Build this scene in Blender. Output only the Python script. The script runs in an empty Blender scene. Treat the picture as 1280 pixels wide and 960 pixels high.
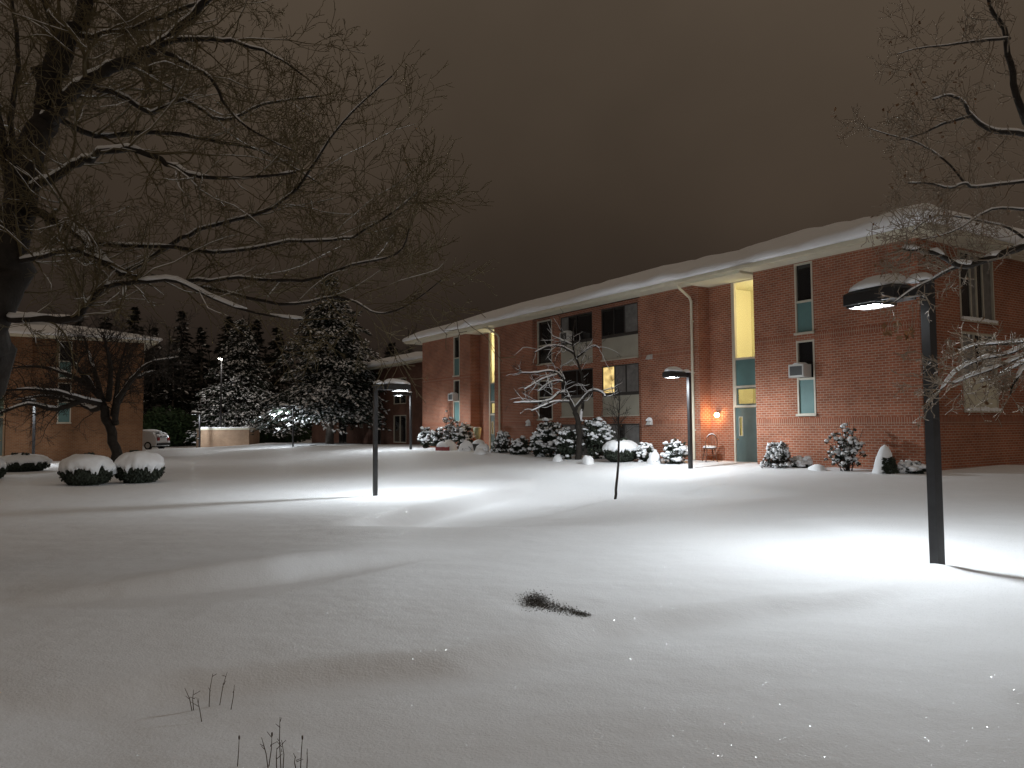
import bpy, bmesh, math, random
import numpy as np
from mathutils import Vector, Matrix, noise
random.seed(11)
R_ = math.radians
scene = bpy.context.scene
col = scene.collection
PI = math.pi

# ------------------------------------------------------------------ camera
F = 962.0; EYE = 1.4
PITCH = math.atan(.0557); ROLL = .007
fw = Vector((0, math.cos(PITCH), math.sin(PITCH)))
r0 = Vector((1, 0, 0)); u0 = r0.cross(fw)
rt = r0*math.cos(ROLL) - u0*math.sin(ROLL)
up = u0*math.cos(ROLL) + r0*math.sin(ROLL)
CAM = Vector((0, 0, EYE))
cd = bpy.data.cameras.new('camera'); cam = bpy.data.objects.new('camera', cd); col.objects.link(cam)
cd.sensor_width = 36; cd.lens = 36*F/1280; cd.clip_end = 2000; cd.clip_start = .05
m = Matrix((rt, up, -fw)).transposed().to_4x4(); m.translation = CAM
cam.matrix_world = m
scene.camera = cam

def ray(x, y):
    v = fw + rt*((x-640)/F) + up*((480-y)/F)
    return v/v.y
def at(x, y, Y): return CAM + ray(x, y)*Y

# ------------------------------------------------------------------ tags and builders
def tag(o, label=None, cat=None, group=None, kind=None):
    if label: o['label'] = label
    if cat: o['category'] = cat
    if group: o['group'] = group
    if kind: o['kind'] = kind
    return o
def empty(name, loc=(0, 0, 0), rz=0, label=None, cat=None, group=None):
    o = bpy.data.objects.new(name, None); col.objects.link(o)
    o.location = loc; o.rotation_euler = (0, 0, rz); o.empty_display_size = .2
    return tag(o, label, cat, group)

class MB:
    def __init__(s): s.v = []; s.f = []
    def quad(s, a, b, c, d):
        i = len(s.v); s.v += [tuple(a), tuple(b), tuple(c), tuple(d)]; s.f.append((i, i+1, i+2, i+3))
    def tri(s, a, b, c):
        i = len(s.v); s.v += [tuple(a), tuple(b), tuple(c)]; s.f.append((i, i+1, i+2))
    def box(s, x0, x1, y0, y1, z0, z1):
        i = len(s.v)
        s.v += [(x0,y0,z0),(x1,y0,z0),(x1,y1,z0),(x0,y1,z0),(x0,y0,z1),(x1,y0,z1),(x1,y1,z1),(x0,y1,z1)]
        s.f += [(i,i+3,i+2,i+1),(i+4,i+5,i+6,i+7),(i,i+1,i+5,i+4),(i+1,i+2,i+6,i+5),(i+2,i+3,i+7,i+6),(i+3,i,i+4,i+7)]
    def tube(s, pts, rad, n=5, cap=True):
        pts = [Vector(p) for p in pts]
        if len(pts) < 2: return
        base = len(s.v); k = len(pts)
        t0 = (pts[1]-pts[0]).normalized()
        ref = Vector((0,0,1)) if abs(t0.z) < .9 else Vector((1,0,0))
        a = t0.cross(ref).normalized()
        for i, p in enumerate(pts):
            t = (pts[min(i+1,k-1)] - pts[max(i-1,0)])
            if t.length < 1e-9: t = t0
            t = t.normalized()
            a = (a - t*a.dot(t))
            if a.length < 1e-6: a = t.orthogonal()
            a.normalize(); b = t.cross(a)
            r = rad[i] if hasattr(rad, '__len__') else rad
            for j in range(n):
                th = 2*PI*j/n
                s.v.append(tuple(p + a*(r*math.cos(th)) + b*(r*math.sin(th))))
        for i in range(k-1):
            for j in range(n):
                j2 = (j+1) % n
                s.f.append((base+i*n+j, base+i*n+j2, base+(i+1)*n+j2, base+(i+1)*n+j))
        if cap and n > 2:
            s.f.append(tuple(base+j for j in reversed(range(n))))
            s.f.append(tuple(base+(k-1)*n+j for j in range(n)))
    def blob(s, c, rx, ry, rz, seed=0, amp=.15, nu=8, nv=5, freq=1.5, flat=None):
        c = Vector(c); base = len(s.v)
        for i in range(nv+1):
            ph = PI*i/nv
            for j in range(nu):
                th = 2*PI*j/nu
                d = Vector((math.sin(ph)*math.cos(th), math.sin(ph)*math.sin(th), math.cos(ph)))
                k = 1 + amp*noise.noise(d*freq + Vector((seed*1.7, seed*.9, seed*2.3)))*2
                z = d.z*rz*k
                if flat is not None and z < flat*rz: z = flat*rz
                s.v.append((c.x+d.x*rx*k, c.y+d.y*ry*k, c.z+z))
        for i in range(nv):
            for j in range(nu):
                j2 = (j+1) % nu
                s.f.append((base+i*nu+j, base+(i+1)*nu+j, base+(i+1)*nu+j2, base+i*nu+j2))
    def build(s, name, mat, parent=None, smooth=False, loc=None):
        me = bpy.data.meshes.new(name); me.from_pydata(s.v, [], s.f); me.update()
        if smooth: me.polygons.foreach_set('use_smooth', [True]*len(me.polygons))
        me.materials.append(mat)
        o = bpy.data.objects.new(name, me); col.objects.link(o)
        if parent: o.parent = parent
        if loc is not None: o.location = loc
        return o

# ------------------------------------------------------------------ materials
def mat(name, color=(.5,.5,.5), rough=.7, metal=0, spec=.4, noise_amt=0, nscale=4, bump=0, bscale=40):
    m = bpy.data.materials.new(name); m.use_nodes = True
    nt = m.node_tree; b = nt.nodes['Principled BSDF']
    b.inputs['Base Color'].default_value = (*color, 1)
    b.inputs['Roughness'].default_value = rough; b.inputs['Metallic'].default_value = metal
    b.inputs['Specular IOR Level'].default_value = spec
    tc = nt.nodes.new('ShaderNodeTexCoord')
    if noise_amt:
        n = nt.nodes.new('ShaderNodeTexNoise'); n.inputs['Scale'].default_value = nscale; n.inputs['Detail'].default_value = 6
        nt.links.new(tc.outputs['Object'], n.inputs['Vector'])
        cr = nt.nodes.new('ShaderNodeValToRGB')
        cr.color_ramp.elements[0].position = .3; cr.color_ramp.elements[1].position = .7
        cr.color_ramp.elements[0].color = tuple(c*(1-noise_amt) for c in color)+(1,)
        cr.color_ramp.elements[1].color = tuple(min(1, c*(1+noise_amt)) for c in color)+(1,)
        nt.links.new(n.outputs['Fac'], cr.inputs['Fac']); nt.links.new(cr.outputs['Color'], b.inputs['Base Color'])
    if bump:
        n2 = nt.nodes.new('ShaderNodeTexNoise'); n2.inputs['Scale'].default_value = bscale; n2.inputs['Detail'].default_value = 4
        nt.links.new(tc.outputs['Object'], n2.inputs['Vector'])
        bp = nt.nodes.new('ShaderNodeBump'); bp.inputs['Strength'].default_value = bump; bp.inputs['Distance'].default_value = .02
        nt.links.new(n2.outputs['Fac'], bp.inputs['Height']); nt.links.new(bp.outputs['Normal'], b.inputs['Normal'])
    return m

def snow_mat(name, sparkle=True, grain=True, color=(.82,.83,.85)):
    m = bpy.data.materials.new(name); m.use_nodes = True
    nt = m.node_tree; L = nt.links.new; N = nt.nodes.new
    b = nt.nodes['Principled BSDF']; out = nt.nodes['Material Output']
    b.inputs['Base Color'].default_value = (*color, 1)
    b.inputs['Roughness'].default_value = .75; b.inputs['Specular IOR Level'].default_value = .15
    tc = N('ShaderNodeTexCoord')
    if grain:
        n1 = N('ShaderNodeTexNoise'); n1.inputs['Scale'].default_value = 55; n1.inputs['Detail'].default_value = 3
        n2 = N('ShaderNodeTexNoise'); n2.inputs['Scale'].default_value = 2.2; n2.inputs['Detail'].default_value = 4
        L(tc.outputs['Object'], n1.inputs['Vector']); L(tc.outputs['Object'], n2.inputs['Vector'])
        b1 = N('ShaderNodeBump'); b1.inputs['Strength'].default_value = .5; b1.inputs['Distance'].default_value = .006
        b2 = N('ShaderNodeBump'); b2.inputs['Strength'].default_value = .4; b2.inputs['Distance'].default_value = .05
        L(n1.outputs['Fac'], b1.inputs['Height']); L(n2.outputs['Fac'], b2.inputs['Height'])
        L(b1.outputs['Normal'], b2.inputs['Normal']); L(b2.outputs['Normal'], b.inputs['Normal'])
    if sparkle:   # loose ice crystals: randomly tilted clear facets that glint where a lamp lines up
        vo = N('ShaderNodeTexVoronoi'); vo.inputs['Scale'].default_value = 150; L(tc.outputs['Object'], vo.inputs['Vector'])
        sub = N('ShaderNodeVectorMath'); sub.operation = 'SUBTRACT'; sub.inputs[1].default_value = (.5,.5,.5); L(vo.outputs['Color'], sub.inputs[0])
        sc = N('ShaderNodeVectorMath'); sc.operation = 'SCALE'; sc.inputs['Scale'].default_value = 1.3; L(sub.outputs[0], sc.inputs[0])
        ge = N('ShaderNodeNewGeometry')
        ad = N('ShaderNodeVectorMath'); ad.operation = 'ADD'; L(ge.outputs['Normal'], ad.inputs[0]); L(sc.outputs[0], ad.inputs[1])
        no = N('ShaderNodeVectorMath'); no.operation = 'NORMALIZE'; L(ad.outputs[0], no.inputs[0])
        lt = N('ShaderNodeMath'); lt.operation = 'LESS_THAN'; lt.inputs[1].default_value = .30; L(vo.outputs['Distance'], lt.inputs[0])
        wn = N('ShaderNodeTexWhiteNoise'); wn.noise_dimensions = '3D'; L(vo.outputs['Color'], wn.inputs['Vector'])
        g2 = N('ShaderNodeMath'); g2.operation = 'LESS_THAN'; g2.inputs[1].default_value = .55; L(wn.outputs['Value'], g2.inputs[0])
        mu = N('ShaderNodeMath'); mu.operation = 'MULTIPLY'; L(lt.outputs[0], mu.inputs[0]); L(g2.outputs[0], mu.inputs[1])
        L(mu.outputs[0], b.inputs['Coat Weight']); L(no.outputs[0], b.inputs['Coat Normal'])
        b.inputs['Coat Roughness'].default_value = .15; b.inputs['Coat IOR'].default_value = 1.6
    return m

def brick_mat(name, c1, c2, mortar, swap=False):
    m = bpy.data.materials.new(name); m.use_nodes = True
    nt = m.node_tree; L = nt.links.new; N = nt.nodes.new
    b = nt.nodes['Principled BSDF']; b.inputs['Roughness'].default_value = .85; b.inputs['Specular IOR Level'].default_value = .2
    tc = N('ShaderNodeTexCoord'); sp = N('ShaderNodeSeparateXYZ'); L(tc.outputs['Object'], sp.inputs[0])
    ad = N('ShaderNodeMath'); ad.operation = 'ADD'; L(sp.outputs['X'], ad.inputs[0]); L(sp.outputs['Y'], ad.inputs[1])
    cb = N('ShaderNodeCombineXYZ')
    if swap: L(sp.outputs['Z'], cb.inputs['X']); L(ad.outputs[0], cb.inputs['Y'])
    else: L(ad.outputs[0], cb.inputs['X']); L(sp.outputs['Z'], cb.inputs['Y'])
    br = N('ShaderNodeTexBrick'); L(cb.outputs[0], br.inputs['Vector'])
    br.inputs['Scale'].default_value = 1; br.inputs['Brick Width'].default_value = .215; br.inputs['Row Height'].default_value = .080
    br.inputs['Mortar Size'].default_value = .010; br.inputs['Mortar Smooth'].default_value = .2
    if swap: br.inputs['Brick Width'].default_value = .24; br.offset = 0
    br.inputs['Color1'].default_value = (*c1, 1); br.inputs['Color2'].default_value = (*c2, 1); br.inputs['Mortar'].default_value = (*mortar, 1)
    n = N('ShaderNodeTexNoise'); n.inputs['Scale'].default_value = .7; n.inputs['Detail'].default_value = 8; n.inputs['Roughness'].default_value = .65
    L(tc.outputs['Object'], n.inputs['Vector'])
    mr = N('ShaderNodeMapRange'); mr.inputs['From Min'].default_value = .3; mr.inputs['From Max'].default_value = .7
    mr.inputs['To Min'].default_value = .7; mr.inputs['To Max'].default_value = 1.2; L(n.outputs['Fac'], mr.inputs['Value'])
    mx = N('ShaderNodeMix'); mx.data_type = 'RGBA'; mx.blend_type = 'MULTIPLY'; mx.inputs['Factor'].default_value = 1
    L(br.outputs['Color'], mx.inputs['A'])
    L(mr.outputs[0], mx.inputs['B'])
    L(mx.outputs['Result'], b.inputs['Base Color'])
    bp = N('ShaderNodeBump'); bp.inputs['Strength'].default_value = .6; bp.inputs['Distance'].default_value = .008; bp.invert = True
    L(br.outputs['Fac'], bp.inputs['Height']); L(bp.outputs['Normal'], b.inputs['Normal'])
    return m

def emit_mat(name, color, strength):
    m = bpy.data.materials.new(name); m.use_nodes = True
    nt = m.node_tree; nt.nodes.remove(nt.nodes['Principled BSDF'])
    e = nt.nodes.new('ShaderNodeEmission'); e.inputs['Color'].default_value = (*color, 1); e.inputs['Strength'].default_value = strength
    nt.links.new(e.outputs[0], nt.nodes['Material Output'].inputs['Surface'])
    return m

def clear_glass(name):
    m = bpy.data.materials.new(name); m.use_nodes = True
    nt = m.node_tree; nt.nodes.remove(nt.nodes['Principled BSDF'])
    t = nt.nodes.new('ShaderNodeBsdfTransparent'); t.inputs['Color'].default_value = (.93,.95,.93,1)
    g = nt.nodes.new('ShaderNodeBsdfGlossy'); g.inputs['Roughness'].default_value = .03
    mx = nt.nodes.new('ShaderNodeMixShader')
    mx.inputs['Fac'].default_value = .06; nt.links.new(t.outputs[0], mx.inputs[1]); nt.links.new(g.outputs[0], mx.inputs[2])
    nt.links.new(mx.outputs[0], nt.nodes['Material Output'].inputs['Surface'])
    return m

M = {}
M['ground'] = snow_mat('ground_snow')
M['snow'] = snow_mat('lying_snow', sparkle=False)
M['brick'] = brick_mat('red_brick', (.37,.125,.068), (.27,.09,.05), (.40,.30,.23))
M['shaded_brick'] = brick_mat('shaded_brick', (.15,.062,.04), (.11,.045,.03), (.16,.12,.10))  # brick darkened so the wing wall looks shaded; shade is in the colour
M['soldier'] = brick_mat('soldier_brick', (.33,.11,.06), (.26,.085,.05), (.38,.28,.21), swap=True)
M['tan_brick'] = brick_mat('tan_brick', (.24,.115,.055), (.19,.085,.04), (.22,.16,.11))
M['buff_brick'] = brick_mat('buff_brick', (.40,.26,.17), (.34,.21,.13), (.45,.36,.28))
M['cream'] = mat('cream_paint', (.62,.58,.46), .55, noise_amt=.06, nscale=3)
M['soffit'] = mat('soffit_paint', (.62,.60,.48), .6, noise_amt=.05, nscale=2)
M['winframe'] = mat('grey_cream_frame', (.50,.46,.38), .5, noise_amt=.06)
M['darkframe'] = mat('dark_bronze_frame', (.035,.03,.027), .5)
M['teal'] = mat('teal_panel', (.10,.19,.185), .55, noise_amt=.06)
M['door'] = mat('slate_green_door', (.085,.12,.115), .5, noise_amt=.08)
M['spandrel'] = mat('stucco_panel', (.36,.34,.28), .8, noise_amt=.08, nscale=2, bump=.2)
M['glass'] = mat('dark_glass', (.012,.012,.013), .08, spec=.6)
M['curtain'] = mat('grey_curtain_behind_glass', (.16,.155,.15), .35, noise_amt=.25, nscale=5)
M['clear'] = clear_glass('clear_glass')
M['plaster'] = mat('hall_plaster', (.78,.74,.56), .8)
M['hall'] = emit_mat('hall_lamp', (1,.86,.58), 3)
M['pole'] = mat('black_bronze_metal', (.022,.021,.022), .42, spec=.5, noise_amt=.2, nscale=8)
M['led'] = emit_mat('led_panel', (.93,.97,1), 60)
M['bark'] = mat('dark_bark', (.026,.021,.017), .9, noise_amt=.4, nscale=9, bump=.6, bscale=30)
M['twig'] = mat('twig_bark', (.125,.098,.05), .85, noise_amt=.3, nscale=6)
M['oak_twig'] = mat('oak_twig_bark', (.24,.19,.14), .8, noise_amt=.3, nscale=6)
M['palebark'] = mat('grey_bark', (.13,.11,.095), .9, noise_amt=.35, nscale=6, bump=.6)
M['needle'] = mat('spruce_needles', (.022,.032,.022), .8, noise_amt=.4, nscale=1.5)
M['wood'] = mat('far_trees', (.018,.02,.014), .9, noise_amt=.4, nscale=.4)
M['leaf'] = mat('shrub_leaves', (.030,.038,.026), .7, noise_amt=.4, nscale=6)
M['dryleaf'] = mat('dry_leaves', (.16,.085,.04), .8, noise_amt=.4, nscale=8)
M['straw'] = mat('dry_stalks', (.075,.05,.033), .9)
M['soil'] = mat('wet_leaf_litter', (.055,.046,.035), .95, noise_amt=.5, nscale=30)
M['acwhite'] = mat('off_white_plastic', (.55,.54,.52), .5)
M['grille'] = mat('grey_grille', (.06,.06,.06), .6)
M['chair'] = mat('stained_wood', (.13,.055,.03), .5, noise_amt=.3, nscale=12)
M['brass'] = mat('dull_brass', (.35,.26,.12), .35, metal=1)
M['carpaint'] = mat('white_car_paint', (.62,.62,.62), .3)
M['rubber'] = mat('black_rubber', (.02,.02,.02), .8)
M['pot'] = mat('pale_green_plastic', (.38,.40,.25), .6)
M['red'] = mat('faded_red_plastic', (.30,.06,.06), .6)
M['roofing'] = mat('roof_shingle', (.05,.045,.04), .9)
M['carglass'] = mat('car_glass', (.05,.055,.06), .15)
M['taillight'] = mat('tail_light', (.25,.02,.02), .3)

# ------------------------------------------------------------------ facade frame: x = along facade (receding), y = outward, z = up
TH = math.atan((640-19)/962)
D = Vector((-math.sin(TH), math.cos(TH), 0)); NRM = Vector((-math.cos(TH), -math.sin(TH), 0))
CORNER = Vector((11.818, 22.163, 0)); FROT = math.atan2(D.y, D.x)
def fpt(u, w, z=0): return CORNER + D*u + NRM*w + Vector((0,0,z))
def fu(px, py, w):             # photo direction to the facade coordinate u at outward offset w
    v = ray(px, py); t = ((CORNER + NRM*w) - CAM).dot(NRM)/v.dot(NRM); p = CAM + v*t
    return (p - CORNER).dot(D), p.z

# ------------------------------------------------------------------ snow terrain
ctrl = []
for u in range(-8, 66, 4):
    ctrl.append((*fpt(u, 0)[:2], .02)); ctrl.append((*fpt(u, 1.6)[:2], 0)); ctrl.append((*fpt(u, -14)[:2], 0))
for p in [(4.86,8.92,-.22),(6.1,26.5,-.10),(-4.05,22.8,-.55),(-5.9,44.8,-.11),(-17.4,61,-.28),(-30.8,49.8,-.36),(-29,74,-.65),
          (0,3.4,-.2),(-3,3.6,-.22),(3,3.6,-.18),(0,-8,-.2),(-12,-6,-.2),(12,-6,-.1),(-6,9,-.3),(0,9,-.27),(9,9,-.1),(10,14,-.12),(2.2,16.5,-.27),
          (-14,30,-.5),(-18,30,-.5),(-10,16,-.5),(-22,47,-.36),(-40,40,-.36),(-30,20,-.5),(-23,61,-.45),(-40,75,-.6),(-10,80,-.4),(-60,120,-.5),(0,130,-.3),(60,90,0),(60,20,0),
          (-12,50,-.25),(-8,36,-.3),(-70,30,-.4),(-80,80,-.5)]: ctrl.append(p)
ctrl = np.array(ctrl)
def _phi(r): return np.sqrt(r*r + 4.0)
_A = _phi(np.linalg.norm(ctrl[:,None,:2]-ctrl[None,:,:2], axis=2)); _n = len(ctrl)
_A = np.block([[_A + np.eye(_n)*-.05, np.ones((_n,1))],[np.ones((1,_n)), np.zeros((1,1))]])
_W = np.linalg.solve(_A, np.append(ctrl[:,2], 0))
def base_h(X, Y):
    X = np.asarray(X, float); Y = np.asarray(Y, float); h = np.full(X.shape, _W[-1])
    for (cx, cy, _), w in zip(ctrl, _W[:-1]): h = h + w*_phi(np.hypot(X-cx, Y-cy))
    return h
def ground_px(px, py):
    v = ray(px, py); z = -.25
    for _ in range(12):
        t = (z-EYE)/v.z; p = CAM + v*t; z = float(base_h(p.x, p.y))
    return p
crests = []
def crest(pts, amp, near, far, fade=1.5):      # a negative amplitude drops the near side instead of lifting the far one
    w = [ground_px(*p) for p in pts]; crests.append((np.array([(p.x, p.y) for p in w]), amp, near, far, fade))
crest([(-160,780),(-60,770),(0,754),(120,742),(250,732),(330,724),(430,708),(520,696),(640,680)], .26, .36, 1.4, 4)
crest([(380,660),(450,645),(520,629),(580,612),(625,600),(652,590)], -.34, .9, 5.5, 2.5)
crest([(-140,895),(0,868),(140,848),(200,836),(330,824),(450,815),(560,808),(640,792),(720,770),(800,758),(880,750),(950,742),(1060,735),(1160,722)], -.13, .45, 2.0, 1.5)
crest([(610,580),(700,588),(760,594),(850,599),(960,608),(1060,618)], -.24, .9, 5.5, 3)
crest([(150,566),(300,566),(400,566),(520,571),(600,577)], .28, 5, 6, 5)
crest([(1000,640),(1080,665),(1180,685),(1300,700)], .05, .8, 1.5, 1.0)
def height(X, Y):
    X = np.asarray(X, float); Y = np.asarray(Y, float); h = base_h(X, Y)
    for P, amp, near, far, fade in crests:
        best = np.full(X.shape, 1e9); sgn = np.zeros(X.shape); fd = np.zeros(X.shape)
        seg = np.linalg.norm(np.diff(P, axis=0), axis=1); cum = np.append(0, np.cumsum(seg)); tot = cum[-1]
        for i in range(len(P)-1):
            a, b = P[i], P[i+1]; ab = b-a; L2 = ab@ab
            t = np.clip(((X-a[0])*ab[0]+(Y-a[1])*ab[1])/L2, 0, 1)
            dx = X-a[0]-t*ab[0]; dy = Y-a[1]-t*ab[1]; dist = np.hypot(dx, dy)
            m_ = dist < best
            best = np.where(m_, dist, best)
            sgn = np.where(m_, np.sign(ab[0]*(Y-a[1])-ab[1]*(X-a[0])), sgn)
            s_ = cum[i]+t*seg[i]
            fd = np.where(m_, np.clip(np.minimum(s_, tot-s_)/fade, 0, 1), fd)
        fd = fd*fd*(3-2*fd)
        q = np.clip(1-best/near, 0, 1); nearp = q*q*(3-2*q)
        farp = np.exp(-(best/far)**1.5)
        if amp > 0: h = h + amp*fd*np.where(sgn > 0, farp, nearp)
        else:
            q = np.clip(best/near, 0, 1); h = h + amp*fd*np.where(sgn > 0, 0, q*q*(3-2*q)*np.exp(-(best/far)**2))
    return h
def H(x, y): return float(height(np.array([x]), np.array([y]))[0])

def axis(lo, hi, c0, c1, fine, grow=1.13, mx=6):
    a = list(np.arange(c0, c1+1e-6, fine)); s = fine; v = c1
    while v < hi: s = min(s*grow, mx); v += s; a.append(v)
    s = fine; v = c0; pre = []
    while v > lo: s = min(s*grow, mx); v -= s; pre.append(v)
    return np.array(pre[::-1]+a)
xs = axis(-150, 110, -8, 9, .11, 1.03, 4); ys = axis(-30, 190, 2.5, 13, .09, 1.022, 4)
GX, GY = np.meshgrid(xs, ys); GZ = height(GX, GY)
rip = np.zeros(GX.shape)
for j in range(GX.shape[0]):
    for i in range(GX.shape[1]):
        x, y = GX[j,i], GY[j,i]
        rip[j,i] = .035*noise.noise(Vector((x*.35, y*.5, 1.3))) + .012*noise.noise(Vector((x*1.1+3, y*1.7, 4.1))) + .10*noise.noise(Vector((x*.07, y*.09, 9.3)))*min(1, abs(y)/40)
GZ = GZ + rip
# hollow blown round the right lamp post and round the patch of leaves
LIT = ground_px(682, 756)
GZ -= .03*np.exp(-(((GX-LIT.x)/.32)**2+((GY-LIT.y)/.22)**2))
GZ += .05*np.exp(-(((GX-4.70)/.25)**2+((GY-8.75)/.18)**2))
mb = MB(); ny_, nx_ = GX.shape
mb.v = [(float(GX[j,i]), float(GY[j,i]), float(GZ[j,i])) for j in range(ny_) for i in range(nx_)]
mb.f = [(j*nx_+i, j*nx_+i+1, (j+1)*nx_+i+1, (j+1)*nx_+i) for j in range(ny_-1) for i in range(nx_-1)]
snowfield = tag(mb.build('snow_field', M['ground'], smooth=True), kind='structure')
from mathutils.interpolate import poly_3d_calc
def gz(x, y):      # height of the finished sheet
    i = int(np.clip(np.searchsorted(xs, x)-1, 0, nx_-2)); j = int(np.clip(np.searchsorted(ys, y)-1, 0, ny_-2))
    tx = (x-xs[i])/(xs[i+1]-xs[i]); ty = (y-ys[j])/(ys[j+1]-ys[j])
    return float(GZ[j,i]*(1-tx)*(1-ty)+GZ[j,i+1]*tx*(1-ty)+GZ[j+1,i]*(1-tx)*ty+GZ[j+1,i+1]*tx*ty)
def gp(px, py):
    v = ray(px, py); z = -.25
    for _ in range(20):
        t = (z-EYE)/v.z; p = CAM + v*t; z = .5*z + .5*gz(p.x, p.y)
    return Vector((p.x, p.y, gz(p.x, p.y)))
# drifts banked against walls come from the sheet itself; the far car park is a ploughed strip
# ------------------------------------------------------------------ buildings
def wall_plane(mb, x0, x1, z0, z1, y, openings, rev=.12, flip=False):
    us = sorted({x0, x1, *[o[0] for o in openings], *[o[1] for o in openings]})
    zs = sorted({z0, z1, *[o[2] for o in openings], *[o[3] for o in openings]})
    for a, b in zip(us, us[1:]):
        for c, d in zip(zs, zs[1:]):
            mx_, mz_ = (a+b)/2, (c+d)/2
            if any(o[0] < mx_ < o[1] and o[2] < mz_ < o[3] for o in openings): continue
            mb.quad((b,y,c),(a,y,c),(a,y,d),(b,y,d))
    for o in openings:
        a, b, c, d = o[:4]; y2 = y-rev
        mb.quad((a,y,c),(a,y,d),(a,y2,d),(a,y2,c)); mb.quad((b,y,d),(b,y,c),(b,y2,c),(b,y2,d))
        mb.quad((a,y,d),(b,y,d),(b,y2,d),(a,y2,d)); mb.quad((b,y,c),(a,y,c),(a,y2,c),(b,y2,c))
def frame_box(mb, x0, x1, z0, z1, y0, y1, t):
    mb.box(x0, x0+t, y0, y1, z0, z1); mb.box(x1-t, x1, y0, y1, z0, z1)
    mb.box(x0+t, x1-t, y0, y1, z0, z0+t); mb.box(x0+t, x1-t, y0, y1, z1-t, z1)

def narrow_window(root, x0, x1, z0, z1, y, split, glass='glass', infill='teal', snow=True):
    """frame standing 2 cm proud of the brick, glass above, coloured infill below"""
    f = MB(); t = .06
    frame_box(f, x0, x1, z0, z1, y-.10, y+.02, t); f.box(x0+t, x1-t, y-.10, y+.015, split-.035, split+.035)
    f.box(x0-.03, x1+.03, y+.021, y+.08, z0-.03, z0+.045)
    o = f.build('window', M['winframe'], root)
    g = MB(); g.box(x0+t, x1-t, y-.08, y-.06, split+.035, z1-t); g.build('pane', M[glass], o)
    g = MB(); g.box(x0+t, x1-t, y-.07, y-.03, z0+t, split-.035); g.build('infill_panel', M[infill], o)
    return o
def snow_ledge(parent, x0, x1, y0, y1, z, h=.06, name='sill_snow', n=10):
    mb = MB()
    pr = []
    for i in range(n+1):
        x = x0+(x1-x0)*i/n; k = h*(.6+.7*random.random())*(0.35 if i in (0, n) else 1)
        pr.append([(x,y0,z),(x,y0,z+k),(x,(y0+y1)/2,z+k*1.1),(x,y1+.02,z+k*.7),(x,y1,z)])
    for a, b in zip(pr, pr[1:]):
        for q in range(4): mb.quad(a[q], b[q], b[q+1], a[q+1])
    mb.f.append(tuple()) if False else None
    i = len(mb.v); mb.v += pr[0]; mb.f.append(tuple(range(i, i+5))); i = len(mb.v); mb.v += pr[-1]; mb.f.append(tuple(reversed(range(i, i+5))))
    return mb.build(name, M['snow'], parent, smooth=False)

def hip_roof(root, x0, x1, y0, y1, z, over, slope, snow_h, seed=0, gable_ends=(False, False)):
    """soffit, fascia, roof deck and a thick irregular snow cover with a curling lip"""
    X0, X1, Y0, Y1 = x0-over, x1+over, y0-over, y1+over
    s = MB(); s.box(X0+.02, X1-.02, y1+.002, Y1-.02, z-.02, z); s.box(X0+.02, X1-.02, Y0+.02, y0-.002, z-.02, z)
    s.box(X0+.02, x0-.002, y0, y1, z-.02, z); s.box(x1+.002, X1-.02, y0, y1, z-.02, z)
    s.build('soffit', M['soffit'], root)
    f = MB(); fz0, fz1 = z-.05, z+.1
    f.box(X0, X1, Y1-.03, Y1, fz0, fz1); f.box(X0, X1, Y0, Y0+.03, fz0, fz1)
    f.box(X0, X0+.03, Y0+.03, Y1-.03, fz0, fz1); f.box(X1-.03, X1, Y0+.03, Y1-.03, fz0, fz1)
    # gutter
    f.box(X0, X1, Y1+.001, Y1+.07, fz0+.03, fz1-.002)
    f.build('fascia', M['cream'], root)
    half = (Y1-Y0)/2
    def ring(t, zz, N=90):
        a0, a1, b0, b1 = X0+t, X1-t, Y0+t, Y1-t
        if b0 > b1: b0 = b1 = (Y0+Y1)/2
        pts = []
        cs = [(a0,b1),(a1,b1),(a1,b0),(a0,b0)]
        Ns = [N, 30, N, 30]
        for k in range(4):
            p, q = cs[k], cs[(k+1)%4]
            for i in range(Ns[k]):
                e = i/Ns[k]; pts.append((p[0]+(q[0]-p[0])*e, p[1]+(q[1]-p[1])*e, zz))
        return pts
    def sheet(rings, name, m, smooth):
        mb = MB(); n = len(rings[0])
        for r in rings: mb.v += r
        for k in range(len(rings)-1):
            for i in range(n):
                j = (i+1) % n
                mb.f.append((k*n+i, (k+1)*n+i, (k+1)*n+j, k*n+j))
        return mb.build(name, m, root, smooth=smooth)
    sheet([ring(.03, z+.02), ring(.03, z+.102), ring(half, z+.102+half*slope)], 'roof', M['roofing'], False)
    rings = []
    prof = [(.06, .0), (-.06, .0), (-.14, .0), (-.20, .06), (-.215, .15), (-.17, .25), (-.07, .33), (.08, .37), (.35, .39), (.9, .39), (2, .39), (3.6, .39), (5.2, .39), (half-.6, .38), (half, .34)]
    for t, k in prof:
        rg = ring(max(t, -.3), 0); out = []
        for (x, y, _) in rg:
            nz = noise.noise(Vector((x*.22+seed*3, y*.22, seed))) ; n2 = noise.noise(Vector((x*.8+seed, y*.8, 7)))
            lip = max(0, -t)
            hh = snow_h/.42*(1+.5*nz+.38*n2 + (.5*math.exp(-((x-.5)/2.2)**2) if seed == 2 else 0))
            zz = z+.106 + k*hh + max(t, 0)*slope
            if t < .06: # push the lip in and out
                cx, cy = (x0+x1)/2, (y0+y1)/2
                k2 = lip*(nz*1.3+n2*.9)
                if abs(y-(Y1-t)) < 1e-6: y += k2
                elif abs(y-(Y0+t)) < 1e-6: y -= k2
                elif abs(x-(X0+t)) < 1e-6: x -= k2
                else: x += k2
            out.append((x, y, zz))
        rings.append(out)
    sheet(rings, 'roof_snow', M['snow'], True)

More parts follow.
